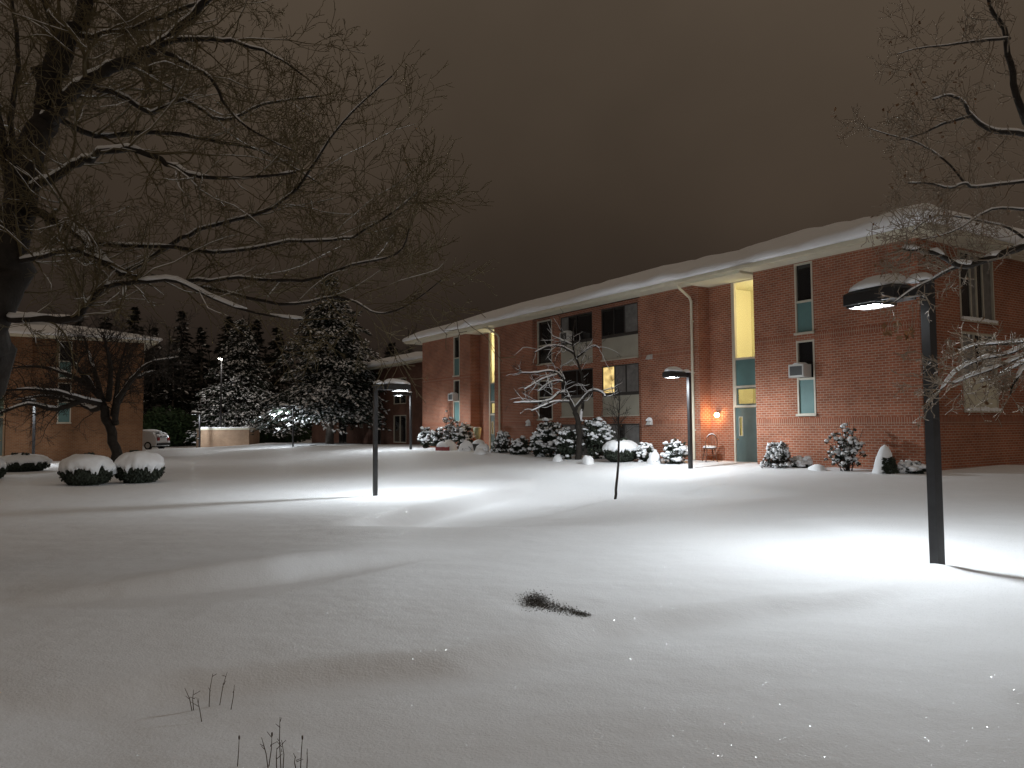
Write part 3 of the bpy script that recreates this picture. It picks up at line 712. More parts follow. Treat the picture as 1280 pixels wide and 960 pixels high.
# ------------------------------------------------------------------ trees
class Tree:
    def __init__(s, seed): s.t = MB(); s.c = MB(); s.s = MB(); s.rng = random.Random(seed); s.l = MB(); s.brk = .06; s.jit = .18; s.steep = .82
    def limb(s, pts, radii, snow=0, sub=4, big=True, n=7):
        """Catmull-Rom limb through 3-D points"""
        P = [Vector(p) for p in pts]; out = []; rr = []
        k = len(P)
        for i in range(k-1):
            p0 = P[max(i-1,0)]; p1 = P[i]; p2 = P[i+1]; p3 = P[min(i+2,k-1)]
            for j in range(sub):
                t = j/sub
                out.append(.5*((2*p1)+(p2-p0)*t+(2*p0-5*p1+4*p2-p3)*t*t+(3*p1-p0-3*p2+p3)*t**3))
                rr.append(radii[i]+(radii[i+1]-radii[i])*t)
        out.append(P[-1]); rr.append(radii[-1])
        jit = s.rng
        for i in range(1, len(out)-1):
            out[i] = out[i] + Vector((jit.gauss(0,1), jit.gauss(0,1), jit.gauss(0,1)))*rr[i]*s.jit
        (s.t if big else s.c).tube(out, rr, n)
        if snow: s.snow_on(out, rr, snow)
        return out, rr
    def snow_on(s, pts, rr, k):
        """snow lying along the upper side, broken where a limb is steep"""
        run = []
        def flush():
            if len(run) >= 2:
                r = [q[1] for q in run]; r[0] *= .3; r[-1] *= .3
                s.s.tube([q[0] for q in run], r, 6)
            run.clear()
        for i in range(len(pts)):
            a = pts[max(i-1,0)]; b = pts[min(i+1,len(pts)-1)]; t = (b-a).normalized()
            if abs(t.z) > s.steep or s.rng.random() < s.brk: flush(); continue
            r = rr[i]; h = k*(.75+.5*s.rng.random())
            run.append((pts[i]+Vector((0,0,r*.55+h*.35)), r*.72+h*.35))
        flush()
    def grow(s, p, d, length, r, level, spread=.7, upw=.15, kids=(5,4,3), snow=0, wob=.22, rmin=.003, ratio=.5, leaf=0):
        n = max(3, min(7, int(length/.18)+2)); pts = [Vector(p)]; rad = [r]; d = d.normalized()
        step = length/n; g = s.rng.gauss
        for i in range(n):
            d = (d + Vector((g(0,wob), g(0,wob), g(0,wob)+upw*.3))).normalized()
            pts.append(pts[-1]+d*step); rad.append(max(rmin, r*(1-.8*(i+1)/n)))
        s.c.tube(pts, rad, 4 if r < .012 else 5, cap=False)
        if snow and r > .006: s.snow_on(pts, rad, snow)
        if leaf and level == 0 and s.rng.random() < leaf:
            q = pts[-1]; a = Vector((g(0,1),g(0,1),g(0,1))).normalized()*.035; b = Vector((g(0,1),g(0,1),g(0,1))).normalized()*.02
            s.l.quad(q, q+a*.5+b, q+a*1.3, q+a*.5-b)
        if level <= 0: return
        for _ in range(kids[min(len(kids)-1, level-1)] if not isinstance(kids, int) else kids):
            t = .15+.85*s.rng.random(); i = min(n-1, int(t*n)); q = pts[i].lerp(pts[i+1], t*n-i)
            dd = (pts[i+1]-pts[i]).normalized()
            side = Vector((g(0,1), g(0,1), g(0,1)+upw)); side = (side - dd*side.dot(dd)).normalized()
            s.grow(q, dd*(1-spread*.6)+side*spread, length*ratio*(.6+.7*s.rng.random())*(1.15-.5*t), max(rmin, rad[i]*.55), level-1, spread, upw, kids, snow, wob, rmin, ratio, leaf)
    def twigs(s, pts, rr, count, length, level, **kw):
        g = s.rng.gauss
        for _ in range(count):
            i = s.rng.randrange(len(pts)//8, len(pts)-1); q = pts[i].lerp(pts[i+1], s.rng.random()); dd = (pts[i+1]-pts[i]).normalized()
            side = Vector((g(0,1), g(0,1), g(0,1)+kw.get('upw', .1))); side = (side-dd*side.dot(dd)).normalized()
            s.grow(q, dd*.6+side*.7, length*(.5+.8*s.rng.random()), min(rr[i]*.45, length*.016), level, **kw)
    def finish(s, name, loc, label, cat, group=None, bark='bark', twig='twig'):
        o = empty(name, loc, 0, label, cat, group); off = -Vector(loc)
        for mb_, nm, mt in ((s.t,'trunk',bark),(s.c,'crown',twig),(s.s,'snow','snow'),(s.l,'dry_leaves','dryleaf')):
            if mb_.f:
                mb_.v = [(v[0]+off.x, v[1]+off.y, v[2]+off.z) for v in mb_.v]
                mb_.build(nm, M[mt], o, smooth=True)
        return o
def px_limb(tree, pts, rpx, snow=0, **kw):
    """pts: (x, y, depth) ; radius in metres from a half-width in photo pixels"""
    P = [at(*p) for p in pts]; k = len(pts)
    rr = [(rpx[0]+(rpx[1]-rpx[0])*i/(k-1))*pts[i][2]/F for i in range(k)]
    return tree.limb(P, rr, snow, **kw)

# big bare tree at the left edge
T = Tree(3); T.brk = .13; T.jit = .34
base = Vector((-7.3, 9.4, gz(-7.3, 9.4)))
b0 = at(-18, 470, 9.2)
trunk = T.limb([base+Vector((0,0,-.3)), base+Vector((.05,0,.5)), b0, at(2,380,9.1), at(22,290,9), at(36,225,9), at(52,160,9), at(68,100,9), at(92,45,9.1), at(118,-10,9.2), at(140,-90,9.3)],
               [.36,.30,.25,.22,.20,.17,.15,.12,.10,.085,.05], 0, n=9)
L = []
def bl(pts, r, snow=.02, n=6): L.append(px_limb(T, pts, r, snow*.7, n=n))
bl([(52,160,9),(75,135,8.9),(105,105,8.8),(150,80,8.7),(200,52,8.6),(240,20,8.5),(290,-30,8.4)], (11,4), .02)
bl([(68,100,9),(64,70,9.2),(70,40,9.4),(60,10,9.6),(50,-40,9.8)], (9,4), .03)
bl([(34,240,9),(75,218,8.7),(105,200,8.5),(150,187,8.3),(190,194,8.2),(230,214,8.1),(262,222,8.0),(320,221,7.9),(370,215,7.8)], (6,1.2), .03)
bl([(30,258,9),(72,276,8.9),(105,300,8.8),(132,328,8.7),(160,345,8.6)], (6,3), .05)
bl([(2,400,9.1),(30,398,8.8),(90,399,8.6),(110,380,8.5),(130,360,8.4),(172,352,8.3),(222,352,8.2),(270,375,8.1),(322,392,8.0),(380,400,7.9)], (5,1), .055)
bl([(20,330,9),(45,322,8.8),(95,314,8.6),(140,330,8.4)], (4,2), .05)
bl([(150,345,8.7),(205,312,8.6),(250,286,8.5),(330,264,8.4),(372,235,8.3),(402,188,8.2),(440,140,8.1),(490,95,8.0)], (3.2,.8), .012)
bl([(105,302,8.8),(200,308,8.6),(270,315,8.4),(360,303,8.2),(430,299,8.1),(455,288,8.0),(490,266,7.9),(522,240,7.8)], (3,.7), .018)
bl([(160,345,8.6),(230,352,8.4),(300,347,8.2),(380,350,8.0),(440,331,7.9),(497,317,7.8),(512,285,7.7)], (3,.7), .01)
bl([(190,345,8.6),(270,362,8.4),(350,380,8.2),(420,372,8.0),(445,378,7.9),(470,391,7.8),(505,384,7.7),(552,350,7.6)], (2.6,.6), .008)
bl([(200,52,8.6),(240,48,8.3),(290,52,8.0),(340,68,7.8),(380,95,7.7)], (4,1), .01)
bl([(200,60,8.6),(235,80,8.4),(262,96,8.2),(285,135,8.1),(320,166,8.0),(370,190,7.9)], (3,.8), .01)
bl([(22,285,9),(8,200,9.3),(-8,120,9.6),(-20,20,9.9)], (7,4), .03)
bl([(16,240,9),(14,150,9.6),(22,60,10),(10,-30,10.3)], (4,2), .02)
bl([(92,45,9.1),(150,40,9),(230,10,9),(320,-20,9)], (4,1.5), .01)
bl([(180,120,9.2),(190,80,9.4),(195,40,9.6)], (3,1), 0)
bl([(105,105,8.8),(150,118,8.9),(190,140,9.0),(230,125,9.1),(280,150,9.2),(330,130,9.3),(400,120,9.3)], (4,1), .012)
bl([(60,140,9.2),(120,170,9.6),(190,165,9.9),(260,175,10),(330,190,10),(400,230,10)], (4,1), .012)
for i, (p, r) in enumerate(L):
    ln = sum((a-b).length for a, b in zip(p, p[1:]))
    T.twigs(p, r, int(5+ln*6), .72, 2, kids=(3,4), spread=.62, upw=.10, wob=.17, rmin=.003, ratio=.52, snow=.004 if i in (2,3,4,5) else 0)
    for k in range(4):
        q = T.rng.randrange(len(p)//6, max(len(p)//6+1, int(len(p)*.62))); dd = (p[q+1]-p[q]).normalized(); g_ = T.rng.gauss
        T.grow(p[q], dd*.8+Vector((g_(0,.5), g_(0,.5), abs(g_(0,.5)))), 1.5*(.6+.6*T.rng.random()), max(.007, r[q]*.42), 3, kids=(3,4,6), spread=.6, upw=.12, wob=.17, rmin=.003, ratio=.5, snow=.006)
    T.grow(p[-1], p[-1]-p[-2], .4, r[-1], 1, kids=(3,3), rmin=.003, wob=.12, spread=.5, ratio=.45)
T.twigs(trunk[0][8:], trunk[1][8:], 26, .9, 3, kids=(3,4,4), spread=.7, rmin=.0032, ratio=.6)
T.finish('bare_tree', base, 'large dark bare tree with snow on its limbs filling the upper left', 'tree')

# crab tree by the two round bushes
T = Tree(8)
cb = gp(147, 594); CY = cb.y
def c_(x, y, dy=0): return at(x, y, CY+dy)
tr = T.limb([cb+Vector((0,0,-.3)), c_(146,575), c_(140,545), c_(132,520), c_(128,505)], [.24,.21,.19,.18,.16], 0)
limbs = [[(128,505,0),(112,478,-.6),(98,462,-1.2),(82,440,-1.8),(70,424,-2.4)], [(128,505,0),(104,500,-1),(80,492,-1.6),(45,487,-2.2),(0,488,-2.6)],
         [(128,505,0),(120,470,.5),(112,445,1),(105,420,1.4)], [(142,520,0),(146,490,.4),(150,460,.6),(158,430,1)], [(145,530,0),(148,500,-.6),(165,475,-1.2),(185,455,-1.6),(222,447,-2)],
         [(142,515,0),(160,480,.8),(180,468,1.6),(205,462,2.2)], [(130,505,0),(116,512,1),(95,502,1.8),(60,495,2.4),(20,500,2.8)], [(120,490,-.4),(90,470,1),(50,458,1.8),(15,460,2.4)],
         [(135,500,0),(138,470,-1),(135,440,-1.8),(128,415,-2.2)], [(105,500,-.9),(70,512,-1.8),(35,505,-2.6),(-10,520,-3)]]
for q in limbs:
    p, r = T.limb([c_(*a) for a in q], [.13-.1*i/(len(q)-1) for i in range(len(q))], .03, n=6)
    T.twigs(p, r, 24, 1.4, 2, kids=(4,4), spread=.7, upw=.1, rmin=.006, ratio=.6)
T.finish('crab_tree', cb, 'small spreading bare tree between two round snow-capped bushes', 'tree', twig='bark')

# snowy weeping tree before the window bay
T = Tree(21); T.brk = .0; T.steep = .95
ob = fpt(*(lambda uz: (uz[0], 2.2))(fu(722, 560, 2.2)), 0); ob.z = gz(ob.x, ob.y); OY = ob.y
def o_(x, y, dy=0): return at(x, y, OY+dy)
T.limb([ob+Vector((0,0,-.3)), o_(724,560), o_(724,540), o_(721,522), o_(717,511)], [.15,.135,.125,.115,.10], .03)
def ol(q, r0, r1, tw=14, sn=.04, ln=.95):
    p, r = T.limb([o_(*a) for a in q], [.72*r0+.72*(r1-r0)*i/(len(q)-1) for i in range(len(q))], sn, n=6)
    T.twigs(p, r, int(tw*.9), ln, 2, kids=(2,2), spread=.6, upw=.1, rmin=.006, ratio=.55, snow=.014)
ol([(719,513,0),(712,500,-.2),(707,488,-.3),(704,474,-.5),(698,462,-.6)], .13, .07, 8)
ol([(719,513,0),(726,503,-.3),(733,494,-.5),(742,488,-.8),(752,491,-1),(757,496,-1.1)], .11, .05, 6)
ol([(724,530,0),(728,510,.4),(729,480,.5),(724,458,.5),(717,440,.4),(716,418,.3),(719,400,.3)], .11, .03, 14)
ol([(717,442,.4),(708,436,0),(696,432,-.4),(682,434,-.8),(668,441,-1)], .07, .03, 10)
ol([(718,432,.4),(708,428,.6),(697,423,.8),(690,420,1)], .06, .025, 7)
ol([(720,448,.5),(730,440,.2),(742,432,-.2),(750,436,-.4)], .06, .02, 10, .03)
ol([(704,474,-.5),(696,466,-.9),(684,464,-1.3),(668,466,-1.7),(648,466,-2)], .08, .03, 12)
ol([(700,466,-.6),(690,470,-1.2),(678,474,-1.6),(664,482,-1.9),(655,487,-2.1)], .06, .025, 10)
ol([(707,490,-.3),(698,492,-.7),(688,500,-1.1),(672,503,-1.5),(655,503,-1.8),(642,504,-2)], .09, .03, 10)
ol([(712,502,-.2),(702,502,-.9),(690,503,-1.4),(680,507,-1.7),(664,514,-2)], .07, .03, 8)
ol([(706,478,-.4),(696,476,-.8),(684,480,-1.2),(672,490,-1.5)], .06, .02, 8)
T.finish('weeping_tree', ob, 'crooked bare tree thickly lined with snow before the dark window bay', 'tree', twig='bark')

# young sapling on the lawn
T = Tree(5)
sb = gp(769, 624); SY = sb.y
tr = T.limb([sb+Vector((0,0,-.2)), at(770,612,SY), at(773,580,SY), at(773,545,SY), at(774,510,SY), at(775,488,SY)], [.042,.038,.034,.028,.018,.007], 0)
for i in range(26):
    y0 = random.uniform(500, 552); sx_ = random.choice((-1,1))
    T.grow(at(773, y0, SY), Vector((sx_*random.uniform(.3,1), random.uniform(-.6,.6), random.uniform(.5,1.3))), random.uniform(.35,.85), .008, 1, kids=(3,), upw=.5, rmin=.004, leaf=.15)
T.finish('sapling', sb, 'thin young sapling standing alone in the snow before the window bay', 'tree', twig='bark')

# tree reaching in from the right
T = Tree(31)
rb = Vector((8.3, 8.8, gz(8.3, 8.8)))
tr = T.limb([rb+Vector((0,0,-.3)), rb+Vector((-.05,0,1)), rb+Vector((-.3,0,2.2)), at(1345,200,8.6), at(1300,170,8.5), at(1275,130,8.4), at(1263,80,8.4), at(1255,35,8.4), at(1238,10,8.4), at(1230,-40,8.4)],
            [.20,.17,.14,.09,.06,.038,.032,.028,.02,.014], .01)
L = []
def rl(pts, r, snow=.02, big=True): L.append(px_limb(T, pts, r, snow, n=6, big=big))
rl([(1350,300,8.6),(1290,305,8.2),(1250,318,8.0),(1215,331,7.9),(1195,331,7.8),(1175,319,7.7),(1150,313,7.6),(1128,312,7.5)], (6,1.6), .04)
rl([(1215,331,7.9),(1190,336,8.0),(1165,350,8.2),(1140,362,8.3),(1118,378,8.4)], (2.5,.7), .015)
rl([(1300,170,8.5),(1262,166,8.3),(1238,162,8.2),(1214,145,8.1),(1203,127,8.0),(1185,119,7.9),(1165,125,7.8)], (4,1), .012)
rl([(1262,48,8.4),(1232,50,8.2),(1210,53,8.1),(1180,57,8.0),(1150,60,7.9),(1120,68,7.8)], (2,.5), .006)
rl([(1330,225,8.5),(1280,227,8.2),(1220,234,8.0),(1206,229,7.9),(1187,235,7.8),(1160,229,7.7),(1135,229,7.6)], (2.4,.8), .012)
rl([(1214,145,8.1),(1180,155,8.3),(1150,168,8.5),(1125,175,8.6)], (2,.5), .006)
rl([(1206,229,7.9),(1180,200,8.0),(1150,180,8.2),(1110,168,8.3),(1085,160,8.4)], (1.6,.4), .006)
rl([(1290,305,8.2),(1260,285,8.4),(1220,275,8.6),(1170,270,8.8),(1140,290,9.0)], (2,.6), .01)
rl([(1340,250,8.4),(1290,262,8.0),(1240,262,7.8),(1190,290,7.7),(1150,300,7.6)], (2,.6), .01)
# low snowy spray
for q in ([(1360,410,7.6),(1300,425,7.3),(1262,442,7.2),(1225,450,7.1),(1195,465,7.0),(1176,488,7.0)], [(1360,420,7.4),(1290,440,7.1),(1250,458,7.0),(1215,470,6.9),(1190,480,6.9)],
          [(1350,450,7.5),(1285,452,7.3),(1250,470,7.2),(1225,478,7.1)], [(1360,440,7.2),(1290,455,6.9),(1270,475,6.8),(1262,495,6.8)], [(1300,425,7.3),(1255,430,7.5),(1220,432,7.6),(1195,440,7.6)]): rl(q, (2.4,.8), .03)
for i, (p, r) in enumerate(L):
    ln = sum((a-b).length for a, b in zip(p, p[1:])); low = i >= 9
    T.grow(p[-1], p[-1]-p[-2], .25, r[-1], 1, kids=(3,), rmin=.003)
    T.twigs(p, r, int(5+ln*(6 if low else 7)), .36 if low else .48, 2, kids=(3,4), spread=.75, upw=.15, wob=.24, rmin=.003, ratio=.55, snow=.006 if low else 0, leaf=.10)
# curled leaves hanging by the lit lamp
for (x, y) in ((1112,408),(1106,416),(1139,412),(1134,420),(1122,400)):
    p = at(x, y, 8.6)
    T.c.tube([at(x+8, y-38, 8.6), at(x+6, y-15, 8.6), p], .003, 4)
    for k in range(5):
        a = Vector((random.gauss(0,.03), random.gauss(0,.03), random.gauss(0,.03))); b = Vector((random.gauss(0,.02), random.gauss(0,.02), -.04))
        q = p + Vector((random.gauss(0,.03), random.gauss(0,.03), random.gauss(0,.03))); T.l.quad(q, q+a, q+a+b, q+b)
T.twigs(tr[0][18:], tr[1][18:], 26, .5, 2, kids=(3,4), rmin=.003, leaf=.12)
T.finish('oak_tree', rb, 'bare tree with a few dry leaves reaching in from the right edge', 'tree', twig='oak_twig')

# ------------------------------------------------------------------ spruces and far wood
def spruce(base, h, rad, clear, label, seed, group=None, snowy=1.0, dens=1.0, name='spruce_tree', nm='needle', tuft=.26):
    rng = random.Random(seed); o = empty(name, base, 0, label, 'tree', group)
    t = MB(); t.tube([(0,0,-.3),(0,0,clear),(.05,.03,h*.5),(0,0,h)], [h*.025,h*.021,h*.012,.03], 9); t.build('trunk', M['palebark'], o, smooth=True)
    c = MB(); s = MB(); g = rng.gauss
    z = clear
    while z < h-.3:
        k = (h-z)/(h-clear); R = rad*(k**.8)*(.9+.2*rng.random())
        nb = max(4, int(9*dens*(.5+.5*k)))
        for b in range(nb):
            a = rng.random()*2*PI; ln = R*(.75+.35*rng.random()); dr = .25+.15*rng.random()
            nstep = max(3, int(ln/.34))
            for i in range(nstep):
                f = (i+.6)/nstep; q = Vector((math.cos(a)*ln*f, math.sin(a)*ln*f, z - dr*ln*f*f*.9 + .12*ln*f))
                wd = (.16+.5*(1-f)*f*2)*max(.5, ln*.35)
                for _ in range(int(4*dens)+1):
                    p = q + Vector((-math.sin(a), math.cos(a), 0))*g(0, wd) + Vector((g(0,.08), g(0,.08), g(0,.10)))
                    d1 = Vector((math.cos(a)+g(0,.5), math.sin(a)+g(0,.5), -.35+g(0,.3))).normalized()*tuft*(.7+.8*rng.random())
                    d2 = Vector((-d1.y, d1.x, g(0,.12))).normalized()*tuft*.34
                    c.quad(p-d1*.4, p+d2, p+d1, p-d2)
                    d3 = Vector((0,0,-1))*tuft*.3 + d2*.3
                    c.tri(p-d1*.3, p+d1*.8, p+d3)
                    if rng.random() < .55*snowy*(.4+.6*f):
                        u_ = Vector((0,0,.035)); e1 = d1*(.75+.3*rng.random()); e2 = d2*(1.0+.5*rng.random())
                        hh_ = .05+.05*rng.random()
                        top = p + d1*.25 + Vector((0,0,hh_))
                        r_ = [p-d1*.35+u_, p+e2+u_*.6+d1*.2, p+e1+u_*.2, p-e2+u_*.6+d1*.2]
                        for m_ in range(4): s.tri(r_[m_], r_[(m_+1)%4], top)
        z += (.30 + .18*rng.random())*(1.2 if h > 10 else .8)/max(.6, dens**.5)
    c.build('crown', M[nm], o)
    if s.f: s.build('snow', M['snow'], o)
    return o
p = at(412, 556, 65.5); p.z = gz(p.x, p.y)
spruce(p, 14.8, 6.4, 2.2, 'larger broad snow-dusted spruce with a bare grey lower trunk', 4, 'snowy spruces beyond the lawn', dens=1.35)
p = at(300, 556, 79); p.z = gz(p.x, p.y)
spruce(p, 13.5, 5.6, 1.8, 'smaller snow-dusted spruce behind the tan brick enclosure', 9, 'snowy spruces beyond the lawn', dens=1.25)
far = [(215,62+30,11,4.0),(345,98,15,4.5),(250,104,16,4.5),(440,104,17,5),(190,112,17,5),(490,116,15,5),(130,100,17,5),(60,105,18,5.5),(385,120,18,5),(165,122,22,6),(225,128,22,6),(285,126,21,6),(320,118,19,5),(95,118,20,6),(20,122,20,6),(420,132,21,6)]
for i, (x, Y, h, r) in enumerate(far):
    p = at(x, 545, Y); p.z = gz(p.x, p.y)-.1
    spruce(p, h, r, 1.0, 'dark evergreen in the unlit row behind the snowy spruces', 40+i, 'dark evergreens behind the spruces', snowy=.12, dens=.7, name='evergreen_tree', nm='wood', tuft=.5)
# bare far wood that reads as one mass
wd = Tree(77)
for i in range(46):
    x = -95 + i*2.6 + random.uniform(-1,1); Y = random.uniform(112, 150)
    b = Vector((x, Y, gz(x, Y)-.2)); hgt = random.uniform(12, 20)
    pts = [b, b+Vector((random.gauss(0,.3),0,hgt*.4)), b+Vector((random.gauss(0,.8),0,hgt))]
    wd.t.tube(pts, [.28,.2,.05], 5)
    for k in range(26):
        f = random.uniform(.25, .95); q = pts[1].lerp(pts[2], (f-.4)/.6) if f > .4 else pts[0].lerp(pts[1], f/.4)
        wd.grow(q, Vector((random.gauss(0,1), random.gauss(0,.6), random.uniform(.3,1.2))), random.uniform(2,4.5)*(1.2-f*.6), .06, 1, kids=(5,), rmin=.025, upw=.3)
wd.t.v += []; off = len(wd.t.v); wd.t.f += [tuple(i+off for i in f) for f in wd.c.f]; wd.t.v += wd.c.v
tag(wd.t.build('far_wood', M['wood']), kind='stuff')

# ------------------------------------------------------------------ shrubs
def leafy(mb, c, rx, ry, rz, n, size, rng, shell=.55):
    for _ in range(n):
        d = Vector((rng.gauss(0,1), rng.gauss(0,1), rng.gauss(0,1))).normalized()*(shell+(1-shell)*rng.random())
        p = Vector((c[0]+d.x*rx, c[1]+d.y*ry, max(.02, c[2]+d.z*rz)))
        a = Vector((rng.gauss(0,1), rng.gauss(0,1), rng.gauss(0,1))).normalized()*size; b = a.orthogonal().normalized()*size*.5
        mb.quad(p-a, p+b, p+a, p-b)
def shrub(pos, rx, ry, h, kind, label, seed, group=None, name='shrub'):
    rng = random.Random(seed); o = empty(name, pos, rng.uniform(-.4,.4), label, 'bush', group)
    lf = MB(); sn = MB(); st = MB()
    if kind == 'yew':          # clipped bush, smooth snow cap with a ragged hem
        leafy(lf, (0,0,h*.42), rx, ry, h*.46, 2600, .055, rng, .80)
        lf.blob((0,0,h*.42), rx*.86, ry*.86, h*.44, seed, .06, 18, 10)
        n, k = 120, 12; base_ = 0
        for i in range(k+1):
            for j in range(n):
                th = 2*PI*j/n; hem = 1.50+.24*noise.noise(Vector((math.cos(th)*3.2, math.sin(th)*3.2, seed)))+.22*noise.noise(Vector((math.cos(th)*11, math.sin(th)*11, seed+5)))+.16*noise.noise(Vector((math.cos(th)*24, math.sin(th)*24, seed+9)))
                ph = hem*i/k
                d = Vector((math.sin(ph)*math.cos(th), math.sin(ph)*math.sin(th), math.cos(ph)))
                q = 1.05+.10*noise.noise(d*1.8+Vector((seed,0,0)))+.05*noise.noise(d*5+Vector((0,seed,0)))
                if i == k: q = .93
                sn.v.append((d.x*rx*q, d.y*ry*q, h*.44+(abs(d.z)**.8*math.copysign(1,d.z))*h*.50*q))
        for i in range(k):
            for j in range(n):
                j2 = (j+1)%n; sn.f.append((i*n+j,(i+1)*n+j,(i+1)*n+j2,i*n+j2))
        for _ in range(2):       # twig tips poking through the cap
            a = rng.random()*2*PI; q = (math.cos(a)*rx*.25, math.sin(a)*ry*.3-ry*.2, h*.95); leafy(lf, q, .16, .12, .06, 50, .06, rng)
    elif kind == 'clump':      # broad-leaved shrub, every leaf cluster carrying its own crust of snow
        nb = int(95*max(.6, rx*h))
        for i in range(nb):
            d = Vector((rng.gauss(0,1), rng.gauss(0,1), rng.gauss(.25,.8))).normalized(); q = rng.uniform(.72, 1.05)
            lump = 1+.22*noise.noise(d*2.1+Vector((seed*3.1,0,0)))
            c = (d.x*rx*q*lump, d.y*ry*q*lump, max(.06, h*.46+d.z*h*.50*q*lump))
            s_ = rng.uniform(.06,.13)
            leafy(lf, (c[0],c[1],c[2]-s_*.6), s_*1.3, s_*1.3, s_*1.1, 16, .065, rng, .2)
            if rng.random() < (.9 if d.z > -.2 else .35):
                for m_ in range(rng.choice((2,3,4))):
                    r_ = s_*rng.uniform(.45,.9)
                    sn.blob((c[0]+rng.gauss(0,s_*.7), c[1]+rng.gauss(0,s_*.7), c[2]+rng.gauss(0,s_*.35)), r_*rng.uniform(.8,1.5), r_*rng.uniform(.8,1.5), r_*.62, seed+i+m_*.37, .34, 7, 5, 1.9)
        leafy(lf, (0,0,h*.45), rx*.85, ry*.85, h*.45, 900, .07, rng, .3)
        for i in range(8):
            a = rng.random()*2*PI; st.tube([(0,0,-.1),(math.cos(a)*rx*.3,math.sin(a)*ry*.3,h*.4),(math.cos(a)*rx*.7,math.sin(a)*ry*.7,h*.75)], [.025,.018,.008], 5)
    elif kind == 'leggy':      # open shrub on bare stems, snow balls at the tips
        for i in range(30):
            a = rng.random()*2*PI; R = rng.uniform(.25,1)**.8
            tip = Vector((math.cos(a)*rx*R, math.sin(a)*ry*R, h*rng.choice((rng.uniform(.35,.7), rng.uniform(.65,1.05)))))
            mid = Vector((tip.x*.5+rng.gauss(0,.05), tip.y*.5, tip.z*.5)); st.tube([(rng.gauss(0,.08),rng.gauss(0,.05),-.1), mid, tip], [.014,.010,.005], 5)
            for k in range(5):
                q = mid.lerp(tip, rng.uniform(-.2,1.05))+Vector((rng.gauss(0,.07),rng.gauss(0,.07),rng.gauss(0,.06)))
                s_ = rng.uniform(.03,.085)*(.7+.3*rx); leafy(lf, (q.x,q.y,q.z-s_*.5), s_*1.6, s_*1.6, s_*1.2, 12, .05, rng, .3)
                if rng.random() < .8: sn.blob(q, s_*rng.uniform(.8,1.5), s_*rng.uniform(.8,1.5), s_*.8, seed+i*5+k, .35, 7, 5, 1.9)
    elif kind == 'arch':       # thin arching stems weighed down by clots of snow
        for i in range(80):
            a = rng.random()*2*PI; R = rng.uniform(.3,1.15); hh_ = h*rng.uniform(.5,1.12)
            P = [Vector((math.cos(a)*rx*R*f+rng.gauss(0,.02), math.sin(a)*ry*R*f+rng.gauss(0,.02), hh_*math.sin(PI*min(1, .12+f*.84))**.8)) for f in (0,.2,.4,.6,.8,1)]
            st.tube(P, [.008]*6, 4)
            for q in P[1:]:
                if rng.random() < .75:
                    r_ = rng.uniform(.025,.06); sn.blob(q+Vector((rng.gauss(0,.02),rng.gauss(0,.02),.015)), r_*1.2, r_*1.2, r_*rng.uniform(.6,1.6), seed+i, .35, 7, 5, 1.9)
                leafy(lf, q, .06, .06, .06, 4, .05, rng, .2)
        leafy(lf, (0,0,h*.35), rx*.7, ry*.7, h*.4, 300, .07, rng, .3)
    elif kind == 'cone':       # small pointed evergreen buried in snow
        n, k = 26, 12
        for i in range(k+1):
            f = i/k
            for j in range(n):
                th = 2*PI*j/n; r_ = f**.48*(1+.10*noise.noise(Vector((math.cos(th)*2, math.sin(th)*2, f*3+seed)))+.05*noise.noise(Vector((math.cos(th)*6, math.sin(th)*6, f*7))))
                sn.v.append((math.cos(th)*rx*r_-rx*.15*f, math.sin(th)*ry*r_, h*(1-f)-.06*(i==k)))
        for i in range(k):
            for j in range(n): j2=(j+1)%n; sn.f.append((i*n+j,(i+1)*n+j,(i+1)*n+j2,i*n+j2))
        for i in range(260):
            th = rng.uniform(-1.9,-.1); f = rng.uniform(.5,.98); r_ = f**.48*1.05; p_ = (math.cos(th)*rx*r_-rx*.1, math.sin(th)*ry*r_, h*(1-f)+.04)
            leafy(lf, p_, .03, .03, .04, 2, .05, rng)
    elif kind == 'mound':
        sn.blob((0,0,0), rx, ry, h, seed, .12, 18, 10, 1.3, flat=-.15)
        leafy(lf, (0,-ry*.5,h*.25), rx*.7, ry*.55, h*.3, 60, .05, rng)
    for mb_, nm_, mt in ((lf,'foliage','leaf'),(st,'stem','bark'),(sn,'snow_cap','snow')):
        if mb_.f: mb_.build(nm_, M[mt], o, smooth=nm_ == 'snow_cap')
    return o
# round bushes by the crab tree
for (x, y, wpx, hp, lab) in ((108,609,32,39,'round clipped bush under a snow cap, left of the small bare tree trunk'),(174,606,29,40,'round clipped bush under a snow cap, right of the small bare tree trunk')):
    p = gp(x, y); p = CAM+(p-CAM)*(1+1.0/p.y); p.z = gz(p.x, p.y)-.05
    k = p.y/F; shrub(p, wpx*k, wpx*k*.95, hp*k*1.05, 'yew', lab, int(x), 'clipped bushes along the left lawn', 'clipped_bush')
for (x, y, wpx, hp, lab) in ((28,588,31,22,'long low clipped hedge bush with snow in front of the left lamp post'),(-14,598,22,28,'clipped snowy bush cut off by the left picture edge')):
    p = gp(x, y+3); p = CAM+(p-CAM)*(1+1.0/p.y); p.z = gz(p.x, p.y)-.05; k = p.y/F
    shrub(p, wpx*k, wpx*k*.6, hp*k*1.1, 'yew', lab, int(x)+200, 'clipped bushes along the left lawn', 'clipped_bush')
SG = 'snowy shrubs along the brick wall'
def fs(px, w_, half_px, h, kind, label, seed, depth=.6, name='shrub'):
    u, _ = fu(px, 560, w_); p = fpt(u, w_); p.z = gz(p.x, p.y)-.04
    rx = half_px*p.y/F
    shrub(p, rx, min(depth, max(.3, rx)), h, kind, label, seed, SG, name)
